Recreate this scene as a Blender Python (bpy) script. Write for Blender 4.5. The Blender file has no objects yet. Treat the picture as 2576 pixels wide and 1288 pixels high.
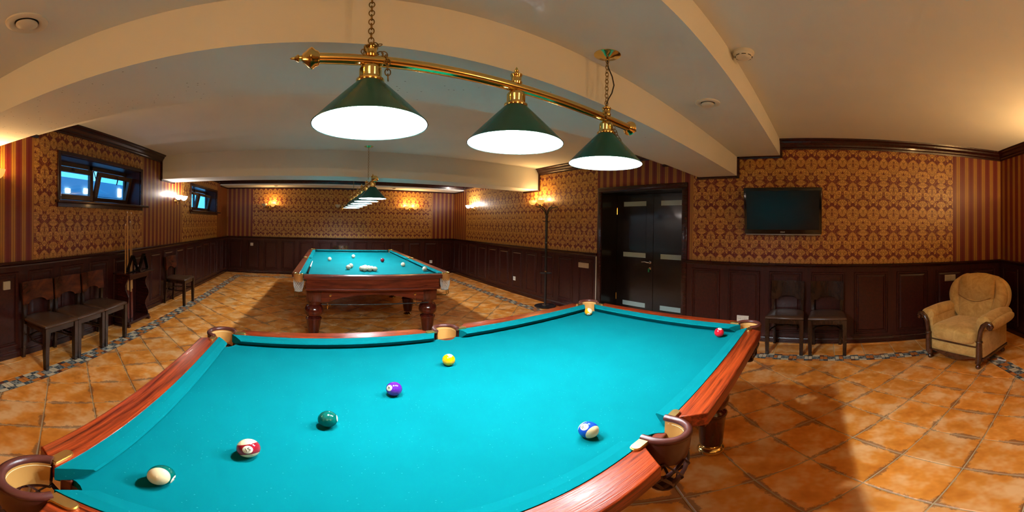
import bpy, bmesh, math, random
from mathutils import Vector, Matrix, Quaternion
random.seed(7)
PI = math.pi
SC = bpy.context.scene
COL = SC.collection

# ---------------------------------------------------------------- camera
FPX, HROW = 806.86, 564.1            # pixels per radian, row of the horizon
YAW, PIT, ROL = 0.6035, 0.0036, -0.0169
EYE = 1.42
cam = bpy.data.cameras.new('camera')
cam.type = 'PANO'
cam.panorama_type = 'EQUIRECTANGULAR'
cam.longitude_min, cam.longitude_max = -1288 / FPX, 1288 / FPX
cam.latitude_max, cam.latitude_min = HROW / FPX, -(1288 - HROW) / FPX
cam.clip_start = 0.01
RM = Matrix.Rotation(-YAW, 3, 'Z') @ Matrix.Rotation(PIT, 3, 'X') @ Matrix.Rotation(ROL, 3, 'Y')
camo = bpy.data.objects.new('camera', cam)
COL.objects.link(camo)
_r, _u, _b = RM @ Vector((1, 0, 0)), RM @ Vector((0, 0, 1)), RM @ Vector((0, -1, 0))
camo.matrix_world = Matrix(((_r.x, _u.x, _b.x, 0), (_r.y, _u.y, _b.y, 0), (_r.z, _u.z, _b.z, EYE), (0, 0, 0, 1)))
SC.camera = camo
CAM = Vector((0, 0, EYE))

# ---------------------------------------------------------------- world, exposure, light levels
w = bpy.data.worlds.new('world'); SC.world = w; w.use_nodes = True
bgn = w.node_tree.nodes['Background']
bgn.inputs[0].default_value = (0.10, 0.40, 0.80, 1); bgn.inputs[1].default_value = 2.3
SC.view_settings.view_transform = 'Standard'
SC.view_settings.look = 'None'
SC.view_settings.gamma = 1
SC.view_settings.use_curve_mapping = False
SC.view_settings.exposure = 0.55
SC.cycles.use_denoising = True
SC.cycles.max_bounces = 6
SC.cycles.diffuse_bounces = 4
SC.cycles.glossy_bounces = 3
SC.cycles.use_adaptive_sampling = True
SC.cycles.adaptive_threshold = 0.12
SC.cycles.adaptive_min_samples = 16
SC.cycles.sample_clamp_indirect = 6
P_NEAR, P_FAR, P_WARM, P_COOL = 45.0, 31.0, 6.5, 6.5
C_LAMP = (0.80, 0.93, 1.0)
C_WARM = (1.0, 0.61, 0.25)
C_COOL = (1.0, 0.90, 0.82)

# ---------------------------------------------------------------- helpers
def put(name, me, parent=None, mats=(), loc=None, rot=None):
    o = bpy.data.objects.new(name, me)
    COL.objects.link(o)
    if me is not None:
        for m in (mats if isinstance(mats, (list, tuple)) else [mats]):
            if m is not None and len(me.materials) < 16 and m.name not in me.materials:
                me.materials.append(m)
    if parent is not None: o.parent = parent
    if loc is not None: o.location = loc
    if rot is not None: o.rotation_euler = rot
    return o

def tag(o, label=None, cat=None, group=None, kind=None):
    if label: o['label'] = label
    if cat: o['category'] = cat
    if group: o['group'] = group
    if kind: o['kind'] = kind
    return o

def empty(name, loc=(0, 0, 0), rz=0.0, parent=None):
    o = bpy.data.objects.new(name, None)
    o.empty_display_size = 0.1
    COL.objects.link(o)
    o.location = loc
    o.rotation_euler = (0, 0, rz)
    if parent: o.parent = parent
    return o

def copy_tree(o, parent=None):
    c = o.copy(); COL.objects.link(c); c.parent = parent
    for ch in list(o.children): copy_tree(ch, c)
    return c

class MB:
    def __init__(s): s.v = []; s.f = []; s.mi = []; s.cur = 0
    def add(s, vs, fs, mi=None):
        b = len(s.v); s.v += [tuple(q) for q in vs]
        for f in fs: s.f.append(tuple(b + i for i in f)); s.mi.append(s.cur if mi is None else mi)
        return s
    def box(s, x0, x1, y0, y1, z0, z1, bev=0.0, mi=None, M=None):
        if bev <= 0:
            vs = [(x, y, z) for z in (z0, z1) for y in (y0, y1) for x in (x0, x1)]
            fs = [(0, 2, 3, 1), (4, 5, 7, 6), (0, 1, 5, 4), (2, 6, 7, 3), (0, 4, 6, 2), (1, 3, 7, 5)]
        else:
            bm = bmesh.new()
            vv = [bm.verts.new((x, y, z)) for z in (z0, z1) for y in (y0, y1) for x in (x0, x1)]
            for q in [(0, 2, 3, 1), (4, 5, 7, 6), (0, 1, 5, 4), (2, 6, 7, 3), (0, 4, 6, 2), (1, 3, 7, 5)]: bm.faces.new([vv[i] for i in q])
            bmesh.ops.bevel(bm, geom=list(bm.edges), offset=bev, segments=2, profile=0.5, affect='EDGES')
            bm.verts.index_update()
            vs = [tuple(q.co) for q in bm.verts]; fs = [tuple(q.index for q in f.verts) for f in bm.faces]; bm.free()
        if M is not None: vs = [tuple(M @ Vector(q)) for q in vs]
        return s.add(vs, fs, mi)
    def lathe(s, prof, n=24, c=(0, 0, 0), axis='z', a0=0.0, a1=2 * PI, mi=None, cap=True):
        full = abs(a1 - a0 - 2 * PI) < 1e-6
        m = n if full else n + 1
        vs = []
        for r, h in prof:
            for k in range(m):
                a = a0 + (a1 - a0) * k / n
                x, y = r * math.cos(a), r * math.sin(a)
                q = {'z': (x, y, h), 'x': (h, x, y), 'y': (y, h, x)}[axis]
                vs.append((c[0] + q[0], c[1] + q[1], c[2] + q[2]))
        fs = []
        for i in range(len(prof) - 1):
            for k in range(n):
                k2 = (k + 1) % m if full else k + 1
                fs.append((i * m + k, i * m + k2, (i + 1) * m + k2, (i + 1) * m + k))
        if cap and full:
            if prof[0][0] > 1e-5: fs.append(tuple(reversed(range(m))))
            if prof[-1][0] > 1e-5: fs.append(tuple(range((len(prof) - 1) * m, len(prof) * m)))
        return s.add(vs, fs, mi)
    def tube(s, path, r, n=8, mi=None, closed=False, cap=True, flat=None):
        P = [Vector(q) for q in path]; N = len(P)
        rr = r if isinstance(r, (list, tuple)) else [r] * N
        vs = []; prev = None
        for i in range(N):
            if closed: t = P[(i + 1) % N] - P[(i - 1) % N]
            else: t = P[min(i + 1, N - 1)] - P[max(i - 1, 0)]
            t.normalize()
            if prev is None:
                up = Vector((0, 0, 1)) if abs(t.z) < 0.9 else Vector((1, 0, 0))
                a = t.cross(up).normalized()
            else:
                a = (prev - t * prev.dot(t)).normalized()
            prev = a; b = t.cross(a)
            for k in range(n):
                an = 2 * PI * k / n
                ca, sa = math.cos(an), math.sin(an)
                if flat: sa *= flat
                vs.append(P[i] + a * (ca * rr[i]) + b * (sa * rr[i]))
        fs = []
        for i in range(N if closed else N - 1):
            j = (i + 1) % N
            for k in range(n):
                k2 = (k + 1) % n
                fs.append((i * n + k, i * n + k2, j * n + k2, j * n + k))
        if cap and not closed:
            fs.append(tuple(reversed(range(n)))); fs.append(tuple(range((N - 1) * n, N * n)))
        return s.add(vs, fs, mi)
    def prism(s, poly, z0, z1, mi=None, M=None):
        """poly: list of (x,y) ccw, extruded z0..z1"""
        n = len(poly)
        vs = [(x, y, z0) for x, y in poly] + [(x, y, z1) for x, y in poly]
        fs = [tuple(reversed(range(n))), tuple(range(n, 2 * n))] + [(i, (i + 1) % n, n + (i + 1) % n, n + i) for i in range(n)]
        if M is not None: vs = [tuple(M @ Vector(q)) for q in vs]
        return s.add(vs, fs, mi)
    def grid(s, fn, nu, nv, cu=False, cv=False, mi=None):
        mu = nu if cu else nu + 1; mv = nv if cv else nv + 1
        vs = [fn(i / nu, j / nv) for j in range(mv) for i in range(mu)]
        fs = [(j * mu + i, j * mu + (i + 1) % mu, ((j + 1) % mv) * mu + (i + 1) % mu, ((j + 1) % mv) * mu + i) for j in range(nv) for i in range(nu)]
        return s.add(vs, fs, mi)
    def sphere(s, c, r, nu=20, nv=12, e1=1.0, e2=1.0, M=None, mi=None):
        """superellipsoid, r = (rx,ry,rz)"""
        if not isinstance(r, (list, tuple)): r = (r, r, r)
        def sp(a, e): return math.copysign(abs(a) ** e, a)
        vs = []; fs = []
        for j in range(nv + 1):
            la = -PI / 2 + PI * j / nv
            for i in range(nu):
                lo = 2 * PI * i / nu
                q = Vector((r[0] * sp(math.cos(la), e1) * sp(math.cos(lo), e2), r[1] * sp(math.cos(la), e1) * sp(math.sin(lo), e2), r[2] * sp(math.sin(la), e1)))
                if M is not None: q = M @ q
                vs.append(q + Vector(c))
        for j in range(nv):
            for i in range(nu):
                i2 = (i + 1) % nu
                fs.append((j * nu + i, j * nu + i2, (j + 1) * nu + i2, (j + 1) * nu + i))
        return s.add(vs, fs, mi)
    def mesh(s, name='m', smooth=None, uv=None, weld=False):
        me = bpy.data.meshes.new(name)
        me.from_pydata([tuple(q) for q in s.v], [], s.f)
        if any(s.mi): me.polygons.foreach_set('material_index', s.mi)
        bm = bmesh.new(); bm.from_mesh(me)
        if weld: bmesh.ops.remove_doubles(bm, verts=bm.verts, dist=1e-5)
        bmesh.ops.recalc_face_normals(bm, faces=bm.faces)
        bm.to_mesh(me); bm.free()
        if smooth is not None:
            me.polygons.foreach_set('use_smooth', [True] * len(me.polygons))
            try: me.set_sharp_from_angle(angle=math.radians(smooth))
            except Exception: pass
        if uv:
            ul = me.uv_layers.new(name='UVMap')
            for p in me.polygons:
                for li in p.loop_indices:
                    ul.data[li].uv = uv(me.vertices[me.loops[li].vertex_index].co)
        me.update()
        return me
    def build(s, name, m, parent=None, smooth=None, loc=None, rot=None, uv=None, weld=False):
        return put(name, s.mesh(name, smooth, uv, weld), parent, m, loc, rot)

# ---------------------------------------------------------------- node helpers
class X:
    """a socket with arithmetic: each operation adds a Math node"""
    def __init__(s, nt, sock): s.nt = nt; s.k = sock
    def op(s, o, *a, clamp=False):
        n = s.nt.nodes.new('ShaderNodeMath'); n.operation = o; n.use_clamp = clamp
        for i, q in enumerate((s,) + a):
            if isinstance(q, X): s.nt.links.new(q.k, n.inputs[i])
            else: n.inputs[i].default_value = q
        return X(s.nt, n.outputs[0])
    def __add__(s, o): return s.op('ADD', o)
    def __sub__(s, o): return s.op('SUBTRACT', o)
    def __mul__(s, o): return s.op('MULTIPLY', o)
    def __truediv__(s, o): return s.op('DIVIDE', o)
    def abs(s): return s.op('ABSOLUTE')
    def lt(s, o): return s.op('LESS_THAN', o)
    def gt(s, o): return s.op('GREATER_THAN', o)
    def min(s, o): return s.op('MINIMUM', o)
    def max(s, o): return s.op('MAXIMUM', o)
    def pow(s, o): return s.op('POWER', o)
    def sin(s): return s.op('SINE')
    def cos(s): return s.op('COSINE')
    def wrap(s, a, b): return s.op('WRAP', b, a)
    def step(s, e0, e1):
        n = s.nt.nodes.new('ShaderNodeMapRange'); n.interpolation_type = 'SMOOTHSTEP'
        s.nt.links.new(s.k, n.inputs[0]); n.inputs[1].default_value = e0; n.inputs[2].default_value = e1
        return X(s.nt, n.outputs[0])

def new_mat(name, col=(0.8, 0.8, 0.8), rough=0.5, metal=0.0, spec=0.5, coat=0.0, sheen=0.0):
    m = bpy.data.materials.new(name); m.use_nodes = True
    nt = m.node_tree; b = nt.nodes['Principled BSDF']
    b.inputs['Base Color'].default_value = (*col, 1)
    b.inputs['Roughness'].default_value = rough
    b.inputs['Metallic'].default_value = metal
    b.inputs['Specular IOR Level'].default_value = spec
    b.inputs['Coat Weight'].default_value = coat
    b.inputs['Coat Roughness'].default_value = 0.08
    b.inputs['Sheen Weight'].default_value = sheen
    m.diffuse_color = (*col, 1)
    return m, nt, b

def tex(nt, kind, vec=None, **kw):
    n = nt.nodes.new('ShaderNodeTex' + kind)
    for k, v in kw.items():
        if k in n.inputs: n.inputs[k].default_value = v
        else: setattr(n, k, v)
    if vec is not None: nt.links.new(vec, n.inputs['Vector'])
    return n
def coord(nt, which='Object'):
    return nt.nodes.new('ShaderNodeTexCoord').outputs[which]
def position(nt): return nt.nodes.new('ShaderNodeNewGeometry').outputs['Position']
def mapping(nt, vec, scale=(1, 1, 1), rot=(0, 0, 0), loc=(0, 0, 0)):
    n = nt.nodes.new('ShaderNodeMapping'); nt.links.new(vec, n.inputs[0])
    n.inputs['Scale'].default_value = scale; n.inputs['Rotation'].default_value = rot; n.inputs['Location'].default_value = loc
    return n.outputs[0]
def mix(nt, fac, a, b, blend='MIX'):
    n = nt.nodes.new('ShaderNodeMix'); n.data_type = 'RGBA'; n.blend_type = blend
    for i, q in ((0, fac), (6, a), (7, b)):
        if isinstance(q, X): q = q.k
        if isinstance(q, bpy.types.NodeSocket): nt.links.new(q, n.inputs[i])
        elif i == 0: n.inputs[0].default_value = q
        else: n.inputs[i].default_value = (*q, 1) if len(q) == 3 else q
    return n.outputs[2]
def ramp(nt, fac, stops):
    n = nt.nodes.new('ShaderNodeValToRGB')
    nt.links.new(fac.k if isinstance(fac, X) else fac, n.inputs[0])
    e = n.color_ramp.elements
    while len(e) < len(stops): e.new(0.5)
    for q, (p_, c) in zip(e, stops): q.position = p_; q.color = (*c, 1)
    return n.outputs[0]
def xyz(nt, vec):
    n = nt.nodes.new('ShaderNodeSeparateXYZ'); nt.links.new(vec, n.inputs[0])
    return [X(nt, n.outputs[i]) for i in range(3)]
def comb(nt, x, y, z):
    n = nt.nodes.new('ShaderNodeCombineXYZ')
    for i, q in enumerate((x, y, z)):
        if isinstance(q, X): nt.links.new(q.k, n.inputs[i])
        else: n.inputs[i].default_value = q
    return n.outputs[0]
def setc(nt, b, sock): nt.links.new(sock, b.inputs['Base Color'])
def bump(nt, b, h, strength=0.2, dist=0.01):
    n = nt.nodes.new('ShaderNodeBump'); n.inputs['Strength'].default_value = strength; n.inputs['Distance'].default_value = dist
    nt.links.new(h.k if isinstance(h, X) else h, n.inputs['Height']); nt.links.new(n.outputs[0], b.inputs['Normal'])

# ---------------------------------------------------------------- materials
M = {}
def plain(key, *a, **k): M[key] = new_mat(key, *a, **k)[0]; return M[key]

# plaster
m, nt, b = new_mat('plaster', (0.62, 0.55, 0.46), 0.85, spec=0.2)
n = tex(nt, 'Noise', position(nt), Scale=1.3, Detail=2.0, Roughness=0.6)
setc(nt, b, ramp(nt, n.outputs[0], [(0.3, (0.73, 0.75, 0.72)), (0.7, (0.78, 0.80, 0.77))]))
M['plaster'] = m
# plaster with dirt specks (underside of the beam)
m, nt, b = new_mat('plaster_specked', (0.62, 0.55, 0.46), 0.85, spec=0.2)
pz = position(nt)
n = tex(nt, 'Noise', pz, Scale=1.3, Detail=2.0, Roughness=0.6)
base = ramp(nt, n.outputs[0], [(0.3, (0.73, 0.75, 0.72)), (0.7, (0.78, 0.80, 0.77))])
v = tex(nt, 'Voronoi', mapping(nt, pz, (22, 34, 2)), Scale=1.0, Randomness=1.0)
sp = X(nt, v.outputs['Distance']).lt(0.095)
sx_, sy_, _ = xyz(nt, pz)
big = (X(nt, tex(nt, 'Noise', pz, Scale=2.2, Detail=2.0).outputs[0]) - sx_ * 0.09).gt(0.50)
nz_ = nt.nodes.new('ShaderNodeNewGeometry'); _, _, dn_ = xyz(nt, nz_.outputs['Normal'])
setc(nt, b, mix(nt, sp * big * dn_.lt(-0.5) * 0.75, base, (0.10, 0.07, 0.05)))
M['plaster_specked'] = m

# dark mahogany lacquer (wainscot) and other woods
def wood(key, dark, light, scale, rough, coat, bumpy=0.0, spec=0.5):
    m, nt, b = new_mat(key, light, rough, coat=coat, spec=spec)
    c = mapping(nt, coord(nt), scale)
    n = tex(nt, 'Noise', c, Scale=1.0, Detail=3.0, Roughness=0.65, Distortion=0.4)
    setc(nt, b, ramp(nt, n.outputs[0], [(0.32, dark), (0.68, light)]))
    if bumpy:
        n2 = tex(nt, 'Noise', mapping(nt, coord(nt), tuple(q * 4 for q in scale)), Scale=1.0, Detail=3.0)
        bump(nt, b, n2.outputs[0], bumpy, 0.002)
    M[key] = m
wood('mahogany_dark', (0.020, 0.0035, 0.0025), (0.046, 0.0075, 0.0045), (30, 30, 3), 0.33, 0.08, spec=0.35)
wood('mahogany_trim', (0.018, 0.0035, 0.0025), (0.040, 0.0070, 0.0045), (6, 6, 30), 0.27, 0.15, spec=0.4)
wood('table_rail_x', (0.065, 0.006, 0.0015), (0.34, 0.042, 0.007), (3, 85, 85), 0.30, 0.05, 0.35, spec=0.28)
wood('table_rail_y', (0.065, 0.006, 0.0015), (0.34, 0.042, 0.007), (85, 3, 85), 0.30, 0.05, 0.35, spec=0.28)
wood('table_body', (0.060, 0.0085, 0.0035), (0.17, 0.026, 0.009), (4, 30, 30), 0.26, 0.15)
wood('table_body_end', (0.060, 0.0085, 0.0035), (0.19, 0.030, 0.010), (30, 3, 30), 0.24, 0.15)
wood('table_leg', (0.040, 0.006, 0.0035), (0.105, 0.013, 0.006), (20, 20, 4), 0.16, 0.3)
wood('far_rail', (0.060, 0.009, 0.004), (0.19, 0.030, 0.010), (40, 4, 40), 0.28, 0.15)
wood('far_rail_long', (0.075, 0.015, 0.008), (0.18, 0.034, 0.014), (4, 40, 40), 0.28, 0.15)
wood('chair_wood', (0.014, 0.0060, 0.0030), (0.036, 0.0145, 0.0065), (25, 25, 4), 0.20, 0.0, spec=0.45)
wood('chair_back_worn', (0.010, 0.004, 0.002), (0.115, 0.024, 0.007), (5, 5, 9), 0.26, 0.0, spec=0.4)
wood('wenge_door', (0.006, 0.0035, 0.003), (0.014, 0.009, 0.007), (50, 50, 3), 0.24, 0.2)
wood('window_wood', (0.06, 0.026, 0.010), (0.12, 0.055, 0.022), (30, 4, 30), 0.35, 0.2)
wood('armchair_wood', (0.035, 0.010, 0.004), (0.09, 0.028, 0.011), (10, 10, 10), 0.2, 0.5)
wood('cue_maple', (0.42, 0.22, 0.07), (0.58, 0.34, 0.12), (40, 40, 3), 0.3, 0.3)
plain('cue_butt', (0.11, 0.018, 0.012), 0.25, coat=0.4)
plain('seat_leather', (0.060, 0.027, 0.013), 0.34, spec=0.4)
plain('brass', (0.78, 0.57, 0.20), 0.15, metal=1.0)
plain('brass_satin', (0.72, 0.46, 0.16), 0.34, metal=1.0)
plain('brass_aged', (0.30, 0.20, 0.07), 0.35, metal=1.0)
plain('chrome', (0.75, 0.75, 0.76), 0.12, metal=1.0)
plain('black_metal', (0.012, 0.012, 0.014), 0.30, spec=0.5)
plain('black_plastic', (0.006, 0.006, 0.007), 0.10)
plain('black_rubber', (0.015, 0.015, 0.015), 0.6)
plain('screen', (0.003, 0.005, 0.006), 0.28, spec=0.4)
plain('silver_plastic', (0.28, 0.29, 0.30), 0.35, metal=0.6)
plain('white_print', (0.8, 0.8, 0.8), 0.5)
plain('white_plastic', (0.72, 0.68, 0.58), 0.4)
plain('ivory_plastic', (0.42, 0.35, 0.22), 0.4)
plain('frosted_glass', (0.40, 0.56, 0.56), 0.25, spec=0.6)
plain('leather_maroon', (0.072, 0.016, 0.011), 0.36, spec=0.4)
plain('leather_strap', (0.055, 0.016, 0.012), 0.45)
plain('leather_tan', (0.50, 0.235, 0.055), 0.55)
plain('stitch', (0.75, 0.62, 0.35), 0.7)
plain('shade_green', (0.004, 0.105, 0.102), 0.26, spec=0.4)
plain('shade_white', (0.86, 0.88, 0.90), 0.5)
plain('white_net', (0.66, 0.66, 0.62), 0.8)
plain('ball_number_white', (0.82, 0.76, 0.58), 0.10)
plain('ball_black', (0.01, 0.01, 0.01), 0.15)
plain('paper', (0.75, 0.75, 0.75), 0.7)
plain('red_label', (0.55, 0.02, 0.02), 0.4)
plain('key_green', (0.02, 0.30, 0.12), 0.4)
plain('grout', (0.46, 0.34, 0.18), 0.9)
plain('mosaic_grout', (0.06, 0.04, 0.025), 0.9)
plain('outside_wall', (0.30, 0.42, 0.50), 0.9)
plain('outside_grate', (0.04, 0.10, 0.14), 0.7)
for k, c in dict(chip_cream=(0.62, 0.50, 0.33), chip_orange=(0.56, 0.17, 0.03), chip_brown=(0.13, 0.035, 0.020), chip_blue=(0.06, 0.09, 0.11)).items():
    plain(k, c, 0.4)
# flower chip: dark blue on grey print
m, nt, b = new_mat('chip_flower', (0.3, 0.3, 0.3), 0.4)
v = tex(nt, 'Voronoi', position(nt), Scale=45.0)
setc(nt, b, ramp(nt, v.outputs['Distance'], [(0.36, (0.030, 0.042, 0.05)), (0.6, (0.26, 0.26, 0.23))])); M['chip_flower'] = m

# emissive glass and bulbs
def glow(key, col, strength, base=(0.9, 0.85, 0.7)):
    m, nt, b = new_mat(key, base, 0.35)
    b.inputs['Emission Color'].default_value = (*col, 1); b.inputs['Emission Strength'].default_value = strength
    m.cycles.emission_sampling = 'NONE'      # the lamp at each bulb or bowl does the lighting
    M[key] = m
glow('bulb_lamp', (0.85, 0.95, 1.0), 12.0)
glow('bulb_warm', (1.0, 0.72, 0.35), 9.0)
glow('bulb_cool', (1.0, 0.97, 0.95), 9.0)
glow('bowl_warm', (1.0, 0.55, 0.10), 0.55, (0.75, 0.60, 0.30))
glow('bowl_cool', (1.0, 0.97, 0.92), 0.9, (0.85, 0.85, 0.82))
plain('bowl_off', (0.55, 0.50, 0.38), 0.3)
# window glass: part mirror, part clear
m = bpy.data.materials.new('window_glass'); m.use_nodes = True; nt = m.node_tree; nt.nodes.clear()
o_ = nt.nodes.new('ShaderNodeOutputMaterial'); mx = nt.nodes.new('ShaderNodeMixShader'); tr = nt.nodes.new('ShaderNodeBsdfTransparent'); gl = nt.nodes.new('ShaderNodeBsdfGlossy')
mx.inputs[0].default_value = 0.10
gl.inputs['Roughness'].default_value = 0.02; tr.inputs[0].default_value = (0.75, 0.92, 1.0, 1)
nt.links.new(tr.outputs[0], mx.inputs[1]); nt.links.new(gl.outputs[0], mx.inputs[2]); nt.links.new(mx.outputs[0], o_.inputs[0])
M['window_glass'] = m

# cloth
def felt(key, c0, c1):
    m, nt, b = new_mat(key, c0, 0.95, spec=0.04, sheen=0.0)
    b.inputs['Sheen Tint'].default_value = (*c1, 1)
    pz = coord(nt)
    big = tex(nt, 'Noise', pz, Scale=3.0, Detail=2.0, Roughness=0.6)
    base = ramp(nt, big.outputs[0], [(0.3, tuple(q * 0.92 for q in c0)), (0.7, tuple(q * 1.06 for q in c0))])
    v = tex(nt, 'Voronoi', mapping(nt, pz, (60, 95, 60)), Scale=1.0)
    sp = X(nt, v.outputs['Distance']).lt(0.10)
    v2 = X(nt, tex(nt, 'Noise', pz, Scale=9.0, Detail=3.0).outputs[0]).gt(0.5)
    setc(nt, b, mix(nt, sp * v2 * 0.40, base, c1))
    M[key] = m
felt('felt', (0.0, 0.119, 0.130), (0.04, 0.32, 0.32))

# damask and stripe wallpaper (UV in metres)
GOLD0, GOLD1, RED0 = (0.23, 0.097, 0.011), (0.70, 0.375, 0.080), (0.118, 0.0062, 0.004)
m, nt, b = new_mat('damask', GOLD0, 0.42, spec=0.5)
uvn = nt.nodes.new('ShaderNodeUVMap'); U, V, _ = xyz(nt, uvn.outputs[0])
W_, H_ = 0.251, 0.602
x = U.wrap(-W_ / 2, W_ / 2); ax = x.abs(); bx = ax * -1 + W_ / 2
yb = V.wrap(-H_ / 2, H_ / 2); ys = (V + H_ / 2).wrap(-H_ / 2, H_ / 2)
ang = V * (2 * PI / H_); R_ = H_ / (2 * PI)
nv = comb(nt, ax, ang.cos() * R_, ang.sin() * R_)
fine = X(nt, tex(nt, 'Noise', nv, Scale=95.0, Detail=1.5, Roughness=0.6, Distortion=1.2).outputs[0])
wig = (fine - 0.5) * 1.5
def wrapy(dy): return (V + dy).wrap(-H_ / 2, H_ / 2)      # dy metres below the large medallion
def blob(ex, dy, dx, up, dn, px=1.45, py=1.7):
    """pointed oval, up above and dn below its middle"""
    ey = wrapy(dy)
    v = ey.abs() / up if up == dn else (ey / up).max(ey / -dn)
    return (ex / dx).pow(px) + v.pow(py)
def spray(cx, dy, ln, wd, a):
    """slanted leaf, mirrored about the column"""
    ex = ax - cx; ey = wrapy(dy); ca, sa = math.cos(a), math.sin(a)
    u = (ex * ca + ey * sa).abs() / ln; v = (ey * ca - ex * sa).abs() / wd
    return u.pow(1.6) + v.pow(1.3)
d1 = blob(ax, 0.0, 0.074, 0.090, 0.110, 1.25, 1.9)
d2 = blob(ax, 0.297, 0.057, 0.074, 0.076, 1.25, 1.8)
rest_ = [blob(ax, 0.165, 0.036, 0.030, 0.042), blob(ax, 0.443, 0.036, 0.030, 0.030, 1.1, 1.1),
         blob(bx, 0.470, 0.060, 0.042, 0.042), blob(bx, 0.573, 0.048, 0.066, 0.066, 1.2, 1.6), blob(bx, 0.158, 0.053, 0.044, 0.048),
         blob(bx, 0.232, 0.066, 0.036, 0.036, 1.3, 1.3), blob(bx, 0.302, 0.036, 0.034, 0.034, 1.2, 1.2),
         spray(0.076, 0.096, 0.066, 0.034, 0.70), spray(0.066, 0.374, 0.068, 0.040, 0.95), spray(0.040, 0.478, 0.030, 0.013, 1.3)]
dm = d1.min(d2)
for q in rest_: dm = dm.min(q)
dm = dm + wig
gold = dm.lt(1.10).max(fine.gt(0.61) * dm.gt(1.55))
vein = (fine - 0.50).abs().lt(0.018) * 0.55
goldc = mix(nt, (fine + (dm - 0.5) * 0.10).step(0.38, 0.66), GOLD0, GOLD1)
goldc = mix(nt, vein, goldc, (0.10, 0.022, 0.009))
eye_ = (d1 + wig).lt(0.14).max((d2 + wig).lt(0.12))
setc(nt, b, mix(nt, gold * (eye_ * -0.8 + 1), RED0, goldc))
nt.links.new((gold * -0.10 + 0.52).k, b.inputs['Roughness'])
M['damask'] = m
m, nt, b = new_mat('stripe', GOLD0, 0.45, spec=0.5)
uvn = nt.nodes.new('ShaderNodeUVMap'); U, V, _ = xyz(nt, uvn.outputs[0])
s = U.wrap(0.0, 0.126)
isgold = s.lt(0.050)
line1 = (s - 0.025).abs().lt(0.0022)
line2 = (s - 0.063).abs().lt(0.0028).max((s - 0.113).abs().lt(0.0028))
fib = tex(nt, 'Noise', comb(nt, U * 500, V * 14, 0.0), Scale=1.0, Detail=2.0).outputs[0]
gc = mix(nt, fib, (0.30, 0.13, 0.016), (0.38, 0.185, 0.030)); rc = mix(nt, fib, (0.12, 0.007, 0.004), (0.145, 0.010, 0.006))
c = mix(nt, isgold, rc, gc); c = mix(nt, line1 * isgold, c, (0.11, 0.03, 0.01)); c = mix(nt, line2, c, (0.20, 0.055, 0.03))
setc(nt, b, c); M['stripe'] = m

# terracotta tiles
DT = 0.47; TX0, TY0 = -1.89, -0.185
def terracotta(key, diag):
    m, nt, b = new_mat(key, (0.45, 0.17, 0.04), 0.42, spec=0.45)
    pz = position(nt); px_, py_, _ = xyz(nt, pz)
    cloud = X(nt, tex(nt, 'Noise', pz, Scale=5.0, Detail=3.0, Roughness=0.65).outputs[0])
    cloud2 = X(nt, tex(nt, 'Noise', mapping(nt, pz, (1, 1, 1), loc=(3, 7, 1)), Scale=22.0, Detail=3.5, Roughness=0.8).outputs[0])
    oi = nt.nodes.new('ShaderNodeObjectInfo')
    base = ramp(nt, cloud, [(0.30, (0.58, 0.165, 0.012)), (0.48, (0.75, 0.265, 0.035)), (0.66, (0.86, 0.47, 0.19))])
    hs = nt.nodes.new('ShaderNodeHueSaturation'); nt.links.new(base, hs.inputs['Color'])
    nt.links.new((X(nt, oi.outputs['Random']) * 0.2 + 0.90).k, hs.inputs['Value'])
    c = hs.outputs[0]
    if diag:        # worn dark glaze beside the joints
        ra = ((px_ - TX0) + (py_ - TY0)) * (1 / DT); rb = ((px_ - TX0) - (py_ - TY0)) * (1 / DT)
        ed = ra.wrap(-0.5, 0.5).abs().min(rb.wrap(-0.5, 0.5).abs())      # 0 on a joint
        patch = X(nt, tex(nt, 'Noise', mapping(nt, pz, (1, 1, 1), loc=(9, 2, 4)), Scale=4.5, Detail=1.0).outputs[0])
        edge = (ed * 15.0 - (cloud2 - 0.46) * 3.2 - (patch - 0.52) * 4.5).step(0.70, 0.05)
        c = mix(nt, edge * (ed.lt(0.13)) * 0.68, c, (0.17, 0.070, 0.035))
    setc(nt, b, c)
    nt.links.new((cloud2 * 0.3 + 0.27).k, b.inputs['Roughness'])
    M[key] = m
terracotta('terracotta', True); terracotta('terracotta_strip', False)

# velour of the armchair
m, nt, b = new_mat('velour', (0.42, 0.21, 0.055), 0.85, spec=0.2, sheen=0.6)
b.inputs['Sheen Tint'].default_value = (0.9, 0.65, 0.3, 1)
c0 = coord(nt); n = tex(nt, 'Noise', c0, Scale=9.0, Detail=4.0, Roughness=0.7, Distortion=1.0)
setc(nt, b, ramp(nt, n.outputs[0], [(0.3, (0.46, 0.255, 0.060)), (0.7, (0.70, 0.43, 0.140))]))
n2 = tex(nt, 'Noise', c0, Scale=45.0, Detail=4.0, Distortion=1.0); bump(nt, b, n2.outputs[0], 0.25, 0.006)
M['velour'] = m
plain('velour_pipe', (0.20, 0.09, 0.022), 0.8)

# ================================================================ the room
XL, XR, YF, YB = -2.516, 3.845, 8.548, -2.389
ZC = 2.52

def rects_minus(u0, u1, v0, v1, holes):
    us = sorted({u0, u1} | {q for h in holes for q in (h[0], h[1]) if u0 < q < u1})
    out = []
    for a, c in zip(us, us[1:]):
        cuts = sorted((max(h[2], v0), min(h[3], v1)) for h in holes if h[0] < (a + c) / 2 < h[1] and h[2] < v1 and h[3] > v0)
        v = v0
        for p0, p1 in cuts:
            if p0 > v: out.append((a, c, v, p0))
            v = max(v, p1)
        if v < v1: out.append((a, c, v, v1))
    return out

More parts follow.
